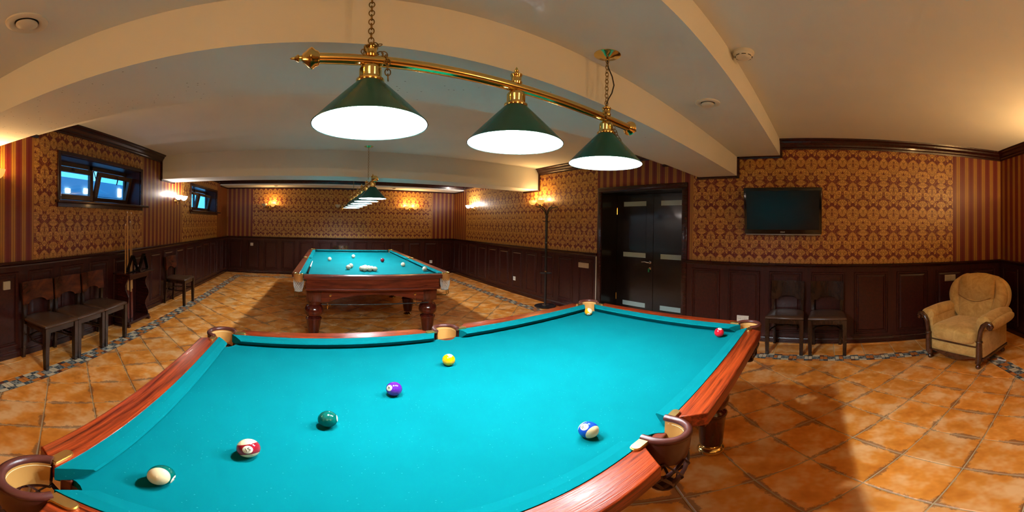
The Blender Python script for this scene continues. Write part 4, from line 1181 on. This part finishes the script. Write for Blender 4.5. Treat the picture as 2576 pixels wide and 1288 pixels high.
# stick lying along the cushion of the far table
a_, c_ = ft(-fhx + 0.36, fhy - 0.171, FZB + 0.0145), ft(-fhx + 1.66, fhy - 0.166, FZB + 0.0075)
mb = MB(); mb.tube([(0, 0, 0), tuple((c_ - a_) * 0.45)], [0.0135, 0.011], 10)
st = tag(mb.build('billiard_cue', M['black_plastic'], None, smooth=50, loc=a_), 'black and white cue lying along the far table cushion', 'cue')
mb = MB(); mb.tube([tuple((c_ - a_) * 0.45), tuple(c_ - a_)], [0.0108, 0.0065], 10); mb.build('shaft', M['white_print'], st, smooth=50)

# ================================================================ chairs
def make_chair(back_mk='chair_wood'):
    """front towards local +y, back feet near y=-0.215"""
    t = empty('dining_chair')
    # seat: straight front, rounded back, padded
    out = [(-0.205, 0.205), (0.205, 0.205)]
    n = 12
    right = [(0.205 - 0.0, 0.205)] ; pts = []
    pts += [(-0.195, 0.212), (0.195, 0.212), (0.207, 0.203)]
    for k in range(n + 1):
        a = k / n * PI
        pts.append((0.195 * math.cos(a) * (1.0), -0.06 - 0.145 * math.sin(a) ** 0.8))
    pts += [(-0.207, 0.203)]
    pts.reverse()
    mb = MB(); N = len(pts)
    def ringz(s_, z): return [(x_ * s_, (y_ - 0.01) * s_ + 0.01, z) for x_, y_ in pts]
    rows = [ringz(0.97, 0.425), ringz(1.0, 0.430), ringz(1.0, 0.441), ringz(0.985, 0.449), ringz(0.90, 0.457), ringz(0.6, 0.460), ringz(0.25, 0.459)]
    vs = [q for r in rows for q in r]
    fs = [(k * N + i, k * N + (i + 1) % N, (k + 1) * N + (i + 1) % N, (k + 1) * N + i) for k in range(len(rows) - 1) for i in range(N)] + [tuple(reversed(range(N))), tuple(range((len(rows) - 1) * N, len(rows) * N))]
    mb.add(vs, fs); mb.build('seat', M['seat_leather'], t, smooth=50)
    # apron
    mb = MB(); ap = [(x_ * 0.93, (y_ - 0.01) * 0.93 + 0.012) for x_, y_ in pts]
    mb.prism(ap, 0.375, 0.426); mb.build('apron', M['chair_wood'], t)
    for s_ in (-1, 1):
        # front leg: square, tapered
        mb = MB()
        rows = [(0.031, 0.425), (0.031, 0.30), (0.029, 0.15), (0.020, 0.0)]
        vs = []
        for i, (w_, z_) in enumerate(rows):
            x0 = s_ * 0.205; xi = s_ * (0.205 - 2 * w_ * 0.72); y1 = 0.210; y0 = 0.210 - 2 * w_ * 0.72
            if i == 3: x0 = s_ * 0.200; xi = x0 - s_ * 0.036; y0 = y1 - 0.036
            vs += [(xi, y0, z_), (x0, y0, z_), (x0, y1, z_), (xi, y1, z_)]
        fs = [(k * 4 + i, k * 4 + (i + 1) % 4, (k + 1) * 4 + (i + 1) % 4, (k + 1) * 4 + i) for k in range(3) for i in range(4)] + [(0, 1, 2, 3), (12, 13, 14, 15)]
        mb.add(vs, fs); mb.build('leg', M['chair_wood'], t)
        # rear leg and back post in one sweep
        prof = [(-0.176, 0.0), (-0.162, 0.20), (-0.152, 0.42), (-0.152, 0.55), (-0.162, 0.70), (-0.172, 0.795)]
        mb = MB(); vs = []
        for y_, z_ in prof:
            w_ = 0.018; x0 = s_ * (0.155 + 0.02 * min(1, z_ / 0.8)); d_ = 0.017 if z_ > 0.1 else 0.014
            vs += [(x0 - w_, y_ - d_, z_), (x0 + w_, y_ - d_, z_), (x0 + w_, y_ + d_, z_), (x0 - w_, y_ + d_, z_)]
        k_ = len(prof); fs = [(k * 4 + i, k * 4 + (i + 1) % 4, (k + 1) * 4 + (i + 1) % 4, (k + 1) * 4 + i) for k in range(k_ - 1) for i in range(4)] + [(0, 1, 2, 3), tuple(range(4 * k_ - 4, 4 * k_))]
        mb.add(vs, fs); mb.build('leg', M['chair_wood'], t, smooth=30)
    # curved back panel with arched lower edge
    mb = MB(); nu, nv = 20, 6
    def pnl(front):
        def fn(u, v):
            xx = -0.192 + 0.384 * u; cv = 1 - (2 * u - 1) ** 2
            zlo = 0.585 + (0.040 * max(0, 1 - ((u - 0.5) / 0.30) ** 2) ** 0.5 if abs(u - 0.5) < 0.30 else 0.0)
            zz = zlo + (0.805 - zlo) * v
            yy = -0.138 - 0.030 * cv - 0.10 * (zz - 0.58) + (0.016 if front else 0.0)
            return (xx, yy, zz)
        return fn
    a = MB(); a.grid(pnl(True), nu, nv); c = MB(); c.grid(pnl(False), nu, nv)
    mb.add(a.v, a.f); b0 = len(a.v); mb.add(c.v, [tuple(reversed(f)) for f in c.f])
    mu = nu + 1
    def edge(i0, i1): mb.f.append((i0, i1, i1 + b0, i0 + b0)); mb.mi.append(0)
    for i in range(nu): edge(i, i + 1); edge(nv * mu + i, nv * mu + i + 1)
    for j in range(nv): edge(j * mu, (j + 1) * mu); edge(j * mu + nu, (j + 1) * mu + nu)
    mb.build('backrest', M[back_mk], t, smooth=40)
    mb = MB(); mb.tube([(-0.18, 0.18, 0.25), (-0.175, 0.0, 0.25), (-0.12, -0.13, 0.25), (0, -0.165, 0.25), (0.12, -0.13, 0.25), (0.175, 0.0, 0.25), (0.18, 0.18, 0.25)], 0.011, 8); mb.build('stretcher', M['chair_wood'], t, smooth=50)
    return t
CHG = 'dark wooden dining chairs'
ch = make_chair('chair_back_worn'); ch2 = make_chair('chair_wood')
chairs = [(ch, -2.282, 2.035, -PI / 2, 'dark dining chair with worn reddish back, first of three, nearest the camera'),
          (ch, -2.282, 2.450, -PI / 2, 'dark dining chair in the middle of the three under the wide window'),
          (ch, -2.280, 2.865, -PI / 2 + 0.01, 'dark dining chair of the three that stands next to the cue rack'),
          (ch, -2.284, 4.925, -PI / 2, 'dark dining chair standing alone beyond the cue rack'),
          (ch2, 3.610, 0.397, PI / 2, 'dark dining chair with glossy back below the television, nearer the pool table'),
          (ch2, 3.610, -0.062, PI / 2, 'dark dining chair below the television, nearer the armchair'),
          (ch2, 0.60, 8.28, PI, 'dark dining chair at the end wall hidden behind the far table')]
used = set()
for src, x_, y_, rz, lab in chairs:
    o = src if src.name not in used else copy_tree(src)
    used.add(src.name)
    o.location = (x_, y_, 0); o.rotation_euler = (0, 0, rz); tag(o, lab, 'chair', CHG)

# ================================================================ armchair
def armchair():
    f = Vector((-0.547, 0.837)); c = Vector((2.90, -1.47))
    # anchor: middle of the front feet, then the local origin a little behind
    fm = Vector(((3.178 + 2.707) / 2, (-1.114 - 1.396) / 2)); c = fm - f * 0.30
    t = tag(empty('armchair', (c.x, c.y, 0), math.atan2(f.y, f.x) - PI / 2), 'mustard velour armchair with carved wooden arm fronts in the corner', 'armchair')
    # local: x to the chair's left-hand... +y front
    def S(name, cc, r, e1=0.6, e2=0.6, M_=None, mk='velour', nu=40, nv=24, par=None):
        mb = MB(); mb.sphere(cc, r, nu, nv, e1, e2, M_); return mb.build(name, M[mk], par or t, smooth=180)
    # base box and side panels
    mb = MB(); mb.box(-0.270, 0.270, -0.30, 0.275, 0.10, 0.30, 0.012); mb.build('base', M['velour'], t, smooth=40)
    S('seat_cushion', (0, 0.045, 0.335), (0.272, 0.300, 0.095), 0.55, 0.38)
    # front wood rail with curved lower edge
    mb = MB(); poly = [(-0.285, 0.125)] + [(-0.285 + 0.57 * k / 20, 0.080 + 0.028 * math.cos(2 * PI * k / 20 * 1.0) * 1.0) for k in range(21)] + [(0.285, 0.125)]
    poly = [(-0.285, 0.122)] + [(x_, z_ - 0.0) for x_, z_ in poly[1:-1]] + [(0.285, 0.122)]
    mb.prism(poly, -0.285, -0.262); mb.v = [(x_, -z_, y_) for x_, y_, z_ in mb.v]
    mb.build('front_rail', M['armchair_wood'], t)
    mb = MB(); mb.box(-0.275, 0.275, 0.268, 0.288, 0.232, 0.246, 0.003); mb.build('front_beading', M['armchair_wood'], t)
    S('front_panel', (0, 0.262, 0.178), (0.255, 0.022, 0.052), 0.5, 0.3)
    # arms: rolled scroll swept back
    for s_ in (-1, 1):
        sec = []
        for k in range(26):                # closed section (x outward, z)
            a = 2 * PI * k / 26
            r_ = 0.085
            sec.append((0.335 + r_ * math.cos(a) * 0.95, 0.495 + r_ * 0.78 * math.sin(a)))
        def fn(u, v, s_=s_, sec=sec):
            k = int(round(u * 26)) % 26; x_, z_ = sec[k]
            y_ = 0.275 - 0.56 * v
            e = min(1.0, math.sin(PI * min(max(v, 0.0), 1.0)) * 6 + 0.35) if (v < 0.06 or v > 0.94) else 1.0
            dz = 0.035 * (1 - (1 - v) ** 2) * 0.0 + 0.02 * math.sin(PI * v)
            return (s_ * (0.335 + (x_ - 0.335) * e), y_, 0.495 + (z_ - 0.495) * e + dz)
        mb = MB(); mb.grid(fn, 26, 26, cu=True); mb.add([fn(k / 26, 0.0) for k in range(26)], [tuple(range(26))]); mb.add([fn(k / 26, 1.0) for k in range(26)], [tuple(range(26))])
        arm = mb.build('armrest', M['velour'], t, smooth=60)
        # inner/outer side panel of the arm
        mb = MB(); mb.box(min(s_ * 0.262, s_ * 0.335), max(s_ * 0.262, s_ * 0.335), -0.30, 0.262, 0.115, 0.50, 0.02); mb.build('side_panel', M['velour'], t, smooth=40)
        S('arm_roll', (s_ * 0.395, 0.0, 0.475), (0.055, 0.275, 0.058), 0.8, 0.35, par=t)
        # carved wooden facing: from the foot up, curling outwards in a scroll
        path = [(0.298, 0.08), (0.300, 0.16), (0.300, 0.26), (0.304, 0.34), (0.318, 0.42), (0.345, 0.478), (0.385, 0.508), (0.420, 0.505), (0.436, 0.482), (0.428, 0.458), (0.408, 0.452)]
        rad = [0.030, 0.032, 0.030, 0.024, 0.026, 0.027, 0.025, 0.023, 0.021, 0.019, 0.016]
        mb = MB(); mb.tube([(s_ * x_, 0.285, z_) for x_, z_ in path], rad, 12); mb.lathe([(0.0, 0.03), (0.02, 0.026), (0.024, 0.0), (0.02, -0.01)], 14, (s_ * 0.412, 0.285, 0.474), 'y')
        mb.lathe([(0.024, -0.012), (0.034, -0.006), (0.036, 0.0), (0.034, 0.006), (0.024, 0.012)], 16, (s_ * 0.302, 0.285, 0.305))
        mb.build('arm_facing', M['armchair_wood'], t, smooth=60)
        for y_ in (0.275, -0.285):
            mb = MB(); mb.lathe([(0.0, 0.0), (0.018, 0.0), (0.026, 0.012), (0.026, 0.028), (0.018, 0.040), (0.022, 0.050), (0.030, 0.058), (0.030, 0.115)], 16, (s_ * 0.285, y_, 0)); mb.build('leg', M['armchair_wood'], t, smooth=40)
        mb = MB(); mb.box(min(s_ * 0.300, s_ * 0.338), max(s_ * 0.300, s_ * 0.338), -0.30, 0.27, 0.085, 0.118, 0.006); mb.build('side_rail', M['armchair_wood'], t)
    # balloon back
    T = Matrix.Translation((0, -0.225, 0.36)) @ Matrix.Rotation(0.20, 4, 'X')
    def half(v):    # half width against height fraction
        if v < 0.55: return 0.255 + 0.135 * math.sin(max(v, 0.0) / 0.55 * PI / 2) ** 1.4
        return 0.390 * max(0.0, 1 - ((v - 0.55) / 0.45) ** 2.4) ** (1 / 2.4)
    def pad(wf, v0, v1, y0, th, droop=0.0, nu=32, nv=24, pleats=0):
        mb = MB()
        def fn(u, v):
            a = 2 * PI * u; ca, sa = math.cos(a), math.sin(a)
            vv = v0 + (v1 - v0) * v
            wv = wf(vv); edge_ = max(0.02, math.sin(PI * min(max(v, 0.0), 1.0))) ** 0.42
            x_ = wv * math.copysign(abs(ca) ** 0.75, ca)
            y_ = y0 + th * edge_ * math.copysign(abs(sa) ** 0.75, sa)
            if pleats and sa > 0: y_ += 0.008 * math.sin(x_ * pleats) * v
            return tuple(T @ Vector((x_, y_, 0.565 * vv - droop * (1 - v) ** 2 * max(0.0, 1 - (x_ / max(wv, 1e-4)) ** 2))))
        mb.grid(fn, nu, nv, cu=True); mb.add([fn(k / nu, 0.0) for k in range(nu)], [tuple(range(nu))]); mb.add([fn(k / nu, 1.0) for k in range(nu)], [tuple(range(nu))]); return mb
    pad(half, -0.10, 0.998, 0.0, 0.085).build('backrest', M['velour'], t, smooth=180)
    for s_ in (-1, 1):
        mb = MB()
        def fn(u, v, s_=s_):
            a = 2 * PI * u; vv = 0.02 + 0.93 * v; wv = half(vv) * (0.80 if v < 0.9 else 0.72); e = max(0.03, math.sin(PI * v)) ** 0.5
            return tuple(T @ Vector((s_ * (wv + 0.075 * e * math.cos(a) - 0.015), 0.055 + 0.070 * e * math.sin(a), 0.565 * vv)))
        mb.grid(fn, 20, 26, cu=True); mb.build('wing_bolster', M['velour'], t, smooth=180)
    pad(lambda v: min(0.225, half(v) * 0.80), 0.50, 0.965, 0.080, 0.082, 0.060).build('head_cushion', M['velour'], t, smooth=180)
    pad(lambda v: 0.215, 0.02, 0.56, 0.062, 0.070, pleats=120).build('lumbar_cushion', M['velour'], t, smooth=180)
    mb = MB(); mb.tube([tuple(T @ Vector((-0.205 + 0.41 * k / 16, 0.133, 0.565 * 0.505 - 0.058 * math.sin(PI * k / 16)))) for k in range(17)], 0.0032, 6); mb.build('piping', M['velour_pipe'], t, smooth=60)
armchair()

# ================================================================ cue rack, cues, triangles
def cue_rack():
    x0, x1, y0, y1 = XL + 0.046, -2.245, 3.36, 3.88
    t = tag(empty('cue_rack', (0, 0, 0)), 'dark wooden floor cue rack with scalloped sides beside the chairs', 'cue rack')
    t.location = ((x0 + x1) / 2, (y0 + y1) / 2, 0); L0 = Vector(t.location)
    def part(name, fn, mk, **k):
        mb = MB(); fn(mb); mb.v = [tuple(Vector(q) - L0) for q in mb.v]; return mb.build(name, M[mk], t, **k)
    part('base', lambda mb: (mb.box(x0, x1 + 0.01, y0, y1, 0.035, 0.075, 0.006), mb.box(x0, x1 + 0.02, y0 - 0.01, y0 + 0.035, 0, 0.036, 0.008), mb.box(x0, x1 + 0.02, y1 - 0.035, y1 + 0.01, 0, 0.036, 0.008)), 'mahogany_trim')
    # top shelf: two slats with a slot between them so the cues can stand through
    part('top_shelf', lambda mb: (mb.box(x0, x0 + 0.075, y0 - 0.045, y1 + 0.045, 0.705, 0.728, 0.006), mb.box(x1 - 0.075, x1 + 0.045, y0 - 0.045, y1 + 0.045, 0.705, 0.728, 0.006), mb.box(x0 + 0.075, x1 - 0.075, y0 - 0.045, y0 + 0.02, 0.705, 0.728), mb.box(x0 + 0.075, x1 - 0.075, y1 - 0.20, y1 + 0.045, 0.705, 0.728)), 'mahogany_trim')
    part('front_apron', lambda mb: mb.box(x1 - 0.02, x1, y0 + 0.02, y1 - 0.02, 0.640, 0.705, 0.004), 'mahogany_trim')
    prof = []
    for k in range(25):
        z_ = 0.075 + 0.63 * k / 24; tt = k / 24
        prof.append((x1 - 0.030 + 0.028 * math.cos(tt * 2 * PI * 2.0) * (1 if 0.1 < tt < 0.9 else 0.6), z_))
    for y_ in (y0, y1 - 0.02):
        pl = [(x0, 0.075)] + prof + [(x0, 0.705)]
        def fn(mb, y_=y_): mb.prism([(q[0], q[1]) for q in pl], 0, 0.02); mb.v = [(a, y_ + c, b_) for a, b_, c in mb.v]
        part('side_panel', fn, 'mahogany_trim')
    part('back_panel', lambda mb: mb.box(x0, x0 + 0.012, y0 + 0.02, y1 - 0.02, 0.075, 0.705), 'mahogany_dark')
    return x0, x1, y0, y1
rx0, rx1, ry0, ry1 = cue_rack()
labs = ['pale maple cue with its tip leaning furthest toward the chairs', 'tall maple cue reaching highest in the rack', 'maple cue in the middle of the rack with a reddish butt', 'maple cue standing just behind the triangle apex', 'maple cue nearest the open half of the rack']
for k, (yb_, yt, zt, xo) in enumerate(((3.435, 3.50, 1.36, 0.10), (3.475, 3.515, 1.53, 0.115), (3.515, 3.545, 1.47, 0.10), (3.555, 3.575, 1.40, 0.12), (3.595, 3.625, 1.52, 0.105))):
    bx0, tx0 = rx0 + xo + 0.02, rx0 + xo - 0.03
    p0, p1 = Vector((bx0, yb_, 0.077)), Vector((tx0, yt, zt)); d = p1 - p0
    mb = MB(); mb.tube([(0, 0, 0), tuple(d * 0.28)], [0.0145, 0.0125], 10)
    o = tag(mb.build('billiard_cue', M['cue_butt'], None, smooth=50, loc=p0), labs[k], 'cue', 'cues standing in the rack')
    mb = MB(); mb.tube([tuple(d * 0.28), tuple(d * 0.985)], [0.0125, 0.0062], 10); mb.build('shaft', M['cue_maple'], o, smooth=50)
    mb = MB(); mb.tube([tuple(d * 0.985), tuple(d)], [0.0063, 0.006], 10); mb.build('ferrule', M['white_print'], o, smooth=50)
def triangle(loc, rz, lean, s_, label):
    mb = MB(); h_ = s_ * 0.866
    P = [Vector((-s_ / 2, 0, 0)), Vector((s_ / 2, 0, 0)), Vector((0, 0, h_))]
    outer, inner = [], []
    cen = (P[0] + P[1] + P[2]) / 3
    def rounded(f, r):
        Q = [cen + (p - cen) * f for p in P]; out = []
        for i in range(3):
            a, q, c = Q[i - 1], Q[i], Q[(i + 1) % 3]; u = (a - q).normalized(); v_ = (c - q).normalized()
            for k in range(6):
                t = k / 5; out.append((q + u * r * (1 - t) ** 2 + v_ * r * t ** 2))
        return out
    o_, i_ = rounded(1.0, 0.05), rounded(0.86, 0.05); n = len(o_)
    vs = [(q.x, y_, q.z) for y_ in (-0.020, 0.020) for q in o_] + [(q.x, y_, q.z) for y_ in (-0.020, 0.020) for q in i_]
    fs = []
    for i in range(n):
        j = (i + 1) % n
        fs += [(i, j, n + j, n + i), (2 * n + i, 3 * n + i, 3 * n + j, 2 * n + j), (i, 2 * n + i, 2 * n + j, j), (n + i, n + j, 3 * n + j, 3 * n + i)]
    mb.add(vs, fs); mn = min(q[2] for q in vs); mb.v = [(a, b_, c - mn) for a, b_, c in mb.v]
    o = mb.build('ball_triangle', M['black_plastic'], None, smooth=30, loc=loc); o.rotation_euler = (lean, 0, rz)
    return tag(o, label, 'ball triangle', 'ball triangles on the cue rack')
triangle((rx1 + 0.010, 3.69, 0.729), -PI / 2 + 0.10, 0.0, 0.30, 'black ball triangle standing upright on the rack, toward the far end')
triangle((rx1 - 0.058, 3.53, 0.729), -PI / 2, 0.0, 0.28, 'black ball triangle standing behind the other, in front of the cues')
mb = MB(); mb.box(-0.03, 0.03, -0.045, 0.0, 0, 0.065, 0.004); o = mb.build('chalk_box', M['white_print'], None, loc=(rx1 - 0.105, 3.735, 0.729))
tag(o, 'small red and white box standing inside the triangle on the cue rack', 'box')
mb = MB(); mb.box(-0.031, 0.031, 0.0, 0.042, 0, 0.065, 0.004); mb.build('red_end', M['red_label'], o)

# ================================================================ coat stand
t = tag(empty('coat_stand', (3.622, 4.205, 0)), 'black metal coat stand with curved hooks beside the door', 'coat stand')
mb = MB(); mb.lathe([(0.0, 0.0), (0.185, 0.0), (0.190, 0.008), (0.180, 0.018), (0.06, 0.028), (0.0, 0.028)], 36); mb.build('base', M['black_metal'], t, smooth=40)
mb = MB(); mb.lathe([(0.062, 0.022), (0.064, 0.032), (0.045, 0.042), (0.028, 0.046)], 24); mb.build('base_ring', M['chrome'], t, smooth=40)
mb = MB(); mb.lathe([(0.022, 0.03), (0.022, 1.56), (0.027, 1.565), (0.027, 1.60), (0.018, 1.61)], 20); mb.build('pole', M['black_metal'], t, smooth=40)
for z_ in (0.62, 1.12): mb = MB(); mb.lathe([(0.0235, z_), (0.0235, z_ + 0.022)], 20); mb.build('collar', M['chrome'], t, smooth=40)
mb = MB(); mb.tube([(0.10 * math.cos(a), 0.10 * math.sin(a), 0.60) for a in [2 * PI * k / 28 for k in range(28)]], 0.006, 8, closed=True)
for k in range(4):
    a = k * PI / 2 + 0.4; mb.tube([(0.02 * math.cos(a), 0.02 * math.sin(a), 0.60), (0.10 * math.cos(a), 0.10 * math.sin(a), 0.60)], 0.005, 8)
mb.build('umbrella_ring', M['black_metal'], t, smooth=40)
for k in range(6):
    a = k * PI / 3 + 0.25; ca, sa = math.cos(a), math.sin(a)
    pts = [(0.01, 1.58), (0.022, 1.64), (0.05, 1.69), (0.10, 1.735), (0.16, 1.752), (0.185, 1.750)]
    mb = MB(); mb.tube([(r_ * ca, r_ * sa, z_) for r_, z_ in pts], [0.008, 0.008, 0.008, 0.0075, 0.007, 0.006], 8); mb.sphere((0.187 * ca, 0.187 * sa, 1.750), 0.009, 10, 6); mb.build('hook', M['black_metal'], t, smooth=50)
for k in range(4):
    a = k * PI / 2 + 0.6; ca, sa = math.cos(a), math.sin(a)
    mb = MB(); mb.tube([(0.018 * ca, 0.018 * sa, 1.50), (0.05 * ca, 0.05 * sa, 1.498), (0.072 * ca, 0.072 * sa, 1.515)], 0.006, 8); mb.build('small_hook', M['black_metal'], t, smooth=50)

# ================================================================ television
t = tag(empty('television', (XR - 0.012, 0.463, 1.375)), 'black flat television hung on the damask wall, switched off', 'television')
W2 = 0.457
t.rotation_euler = (0, -0.175, 0)          # tilted down towards the room
mb = MB(); mb.box(-0.095, -0.035, -W2, W2, 0.0, 0.55, 0.010); mb.build('case', M['black_plastic'], t, smooth=40)
mb = MB(); mb.box(-0.098, -0.093, -W2 + 0.030, W2 - 0.030, 0.055, 0.512); mb.build('screen', M['screen'], t)
mb = MB(); mb.box(-0.097, -0.06, -W2 + 0.012, W2 - 0.012, -0.012, 0.003, 0.004); mb.build('lower_trim', M['silver_plastic'], t, smooth=40)
mb = MB(); mb.box(-0.04, 0.020, -0.20, 0.20, 0.10, 0.16); mb.box(-0.04, 0.050, -0.12, 0.12, 0.30, 0.36); mb.build('wall_bracket', M['black_metal'], t)
me = text_mesh('SONY', 0.021); o = put('logo', me, t, M['white_print'], (-0.0995, 0.0, 0.026), (PI / 2, 0, -PI / 2)); me.materials.clear(); me.materials.append(M['white_print'])

# ================================================================ switches and sockets
def plate(wall, u, z, n, kind, mk, label):
    ww = 0.082 * n * 0.86 + 0.008
    t = tag(empty('light_switch' if kind == 'switch' else 'wall_socket', wp(wall, u, 0.014, z)), label, 'switch' if kind == 'switch' else 'socket')
    t.rotation_euler = (0, 0, {'left': -PI / 2, 'right': PI / 2, 'far': PI, 'back': 0}[wall])
    off = 0.013
    mb = MB(); mb.box(-ww / 2, ww / 2, 0.0, 0.010 + off, -0.041, 0.041, 0.003); mb.build('frame', M[mk], t)
    for k in range(n):
        x_ = (k - (n - 1) / 2) * 0.071
        mb = MB()
        if kind == 'switch': mb.box(x_ - 0.029, x_ + 0.029, 0.008 + off, 0.0135 + off, -0.029, 0.029, 0.003); mb.build('rocker', M[mk], t)
        elif kind == 'socket':
            mb.lathe([(0.026, 0.010 + off), (0.029, 0.0125 + off), (0.026, 0.013 + off), (0.022, 0.0105 + off), (0.0, 0.0105 + off)], 24, (x_, 0, 0), 'y'); w_ = mb.build('outlet_well', M[mk], t, smooth=40)
            for s_ in (-1, 1): mb = MB(); mb.lathe([(0.003, 0.0105 + off), (0.003, 0.0115 + off), (0.0, 0.0115 + off)], 10, (x_ + s_ * 0.0095, 0, 0), 'y'); mb.build('pin_hole', M['black_plastic'], w_)
plate('left', 1.70, 0.784, 1, 'switch', 'ivory_plastic', 'square ivory light switch beside the first chair')
plate('far', -1.787, 0.793, 1, 'switch', 'white_plastic', 'single light switch on the end wall wainscot')
plate('right', 5.414, 0.317, 1, 'socket', 'white_plastic', 'white socket low on the wainscot beyond the coat stand')
plate('right', 3.50, 0.792, 3, 'switch', 'ivory_plastic', 'triple light switch beside the door')
plate('right', 0.953, 0.287, 2, 'socket', 'white_plastic', 'double socket low on the wainscot behind the pool table corner')
plate('right', -1.608, 0.796, 2, 'switch', 'ivory_plastic', 'double light switch above the armchair')
plate('far', 3.135, 0.348, 1, 'socket', 'white_plastic', 'socket low on the end wall past the far table')

# ================================================================ ceiling fittings
def vent(x_, y_, z_, label):
    t = tag(empty('ceiling_vent', (x_, y_, z_)), label, 'ceiling vent', 'round ceiling vents')
    mb = MB(); mb.lathe([(0.045, 0.0), (0.085, 0.0), (0.084, -0.008), (0.072, -0.014), (0.055, -0.010), (0.047, 0.0)], 36, cap=False); mb.build('flange', M['white_plastic'], t, smooth=40)
    mb = MB(); mb.lathe([(0.0, -0.001), (0.055, -0.001)], 30, cap=False); mb.build('throat', M['black_rubber'], t)
    mb = MB(); mb.lathe([(0.0, -0.022), (0.034, -0.021), (0.044, -0.014), (0.044, -0.009), (0.0, -0.008)], 30); mb.build('disc', M['white_plastic'], t, smooth=40)
vent(-1.015, 0.785, 2.32, 'round plaster vent in the ceiling step near the picture corner')
vent(2.04, 0.772, 2.32, 'round plaster vent in the ceiling step toward the door')
t = tag(empty('smoke_detector', (1.735, 0.445, 2.52)), 'white round smoke detector on the ceiling beside the beam', 'smoke detector')
mb = MB(); mb.lathe([(0.058, 0.0), (0.060, -0.006), (0.060, -0.020), (0.052, -0.026), (0.050, -0.030)], 36); mb.build('base', M['white_plastic'], t, smooth=40)
mb = MB(); mb.lathe([(0.050, -0.026), (0.049, -0.036), (0.040, -0.046), (0.022, -0.050), (0.0, -0.051)], 36); mb.build('dome', M['white_plastic'], t, smooth=40)
mb = MB()
for k in range(8):
    a0 = k * PI / 4; mb.tube([(0.0475 * math.cos(a0 + j * 0.1), 0.0475 * math.sin(a0 + j * 0.1), -0.0385) for j in range(6)], 0.0024, 6)
mb.build('slots', M['black_rubber'], t)
for x_, l_ in ((-1.10, 'small recessed spotlight over the one-bowl sconce'), (1.95, 'small recessed spotlight over the both-lit sconce')):
    t = tag(empty('ceiling_spotlight', (x_, 8.18, 2.34)), l_, 'spotlight')
    mb = MB(); mb.lathe([(0.038, 0.0), (0.052, 0.0), (0.050, -0.006), (0.040, -0.008), (0.038, 0.0)], 24, cap=False); mb.build('rim', M['brass_aged'], t, smooth=40)
    mb = MB(); mb.lathe([(0.0, -0.012), (0.030, -0.012), (0.036, -0.002)], 24, cap=False); mb.build('lens', M['black_rubber'], t, smooth=40)

# ---------------------------------------------------------------- slip of paper on the floor
mb = MB()
mb.grid(lambda u, v: (-0.045 + 0.09 * u, -0.02 + 0.04 * v, 0.002 + 0.022 * (u - 0.1) ** 2 + 0.003 * math.sin(6 * v)), 8, 4)
mb2 = MB(); mb2.add(mb.v, mb.f)
mb2.add([(x_, y_, z_ + 0.0006) for x_, y_, z_ in mb.v], mb.f)
o = mb2.build('paper_slip', M['paper'], None, smooth=60, loc=(2.787, -1.741, 0.0), rot=(0, 0, 0.9))
tag(o, 'small white slip of paper on the mosaic border by the armchair', 'paper')
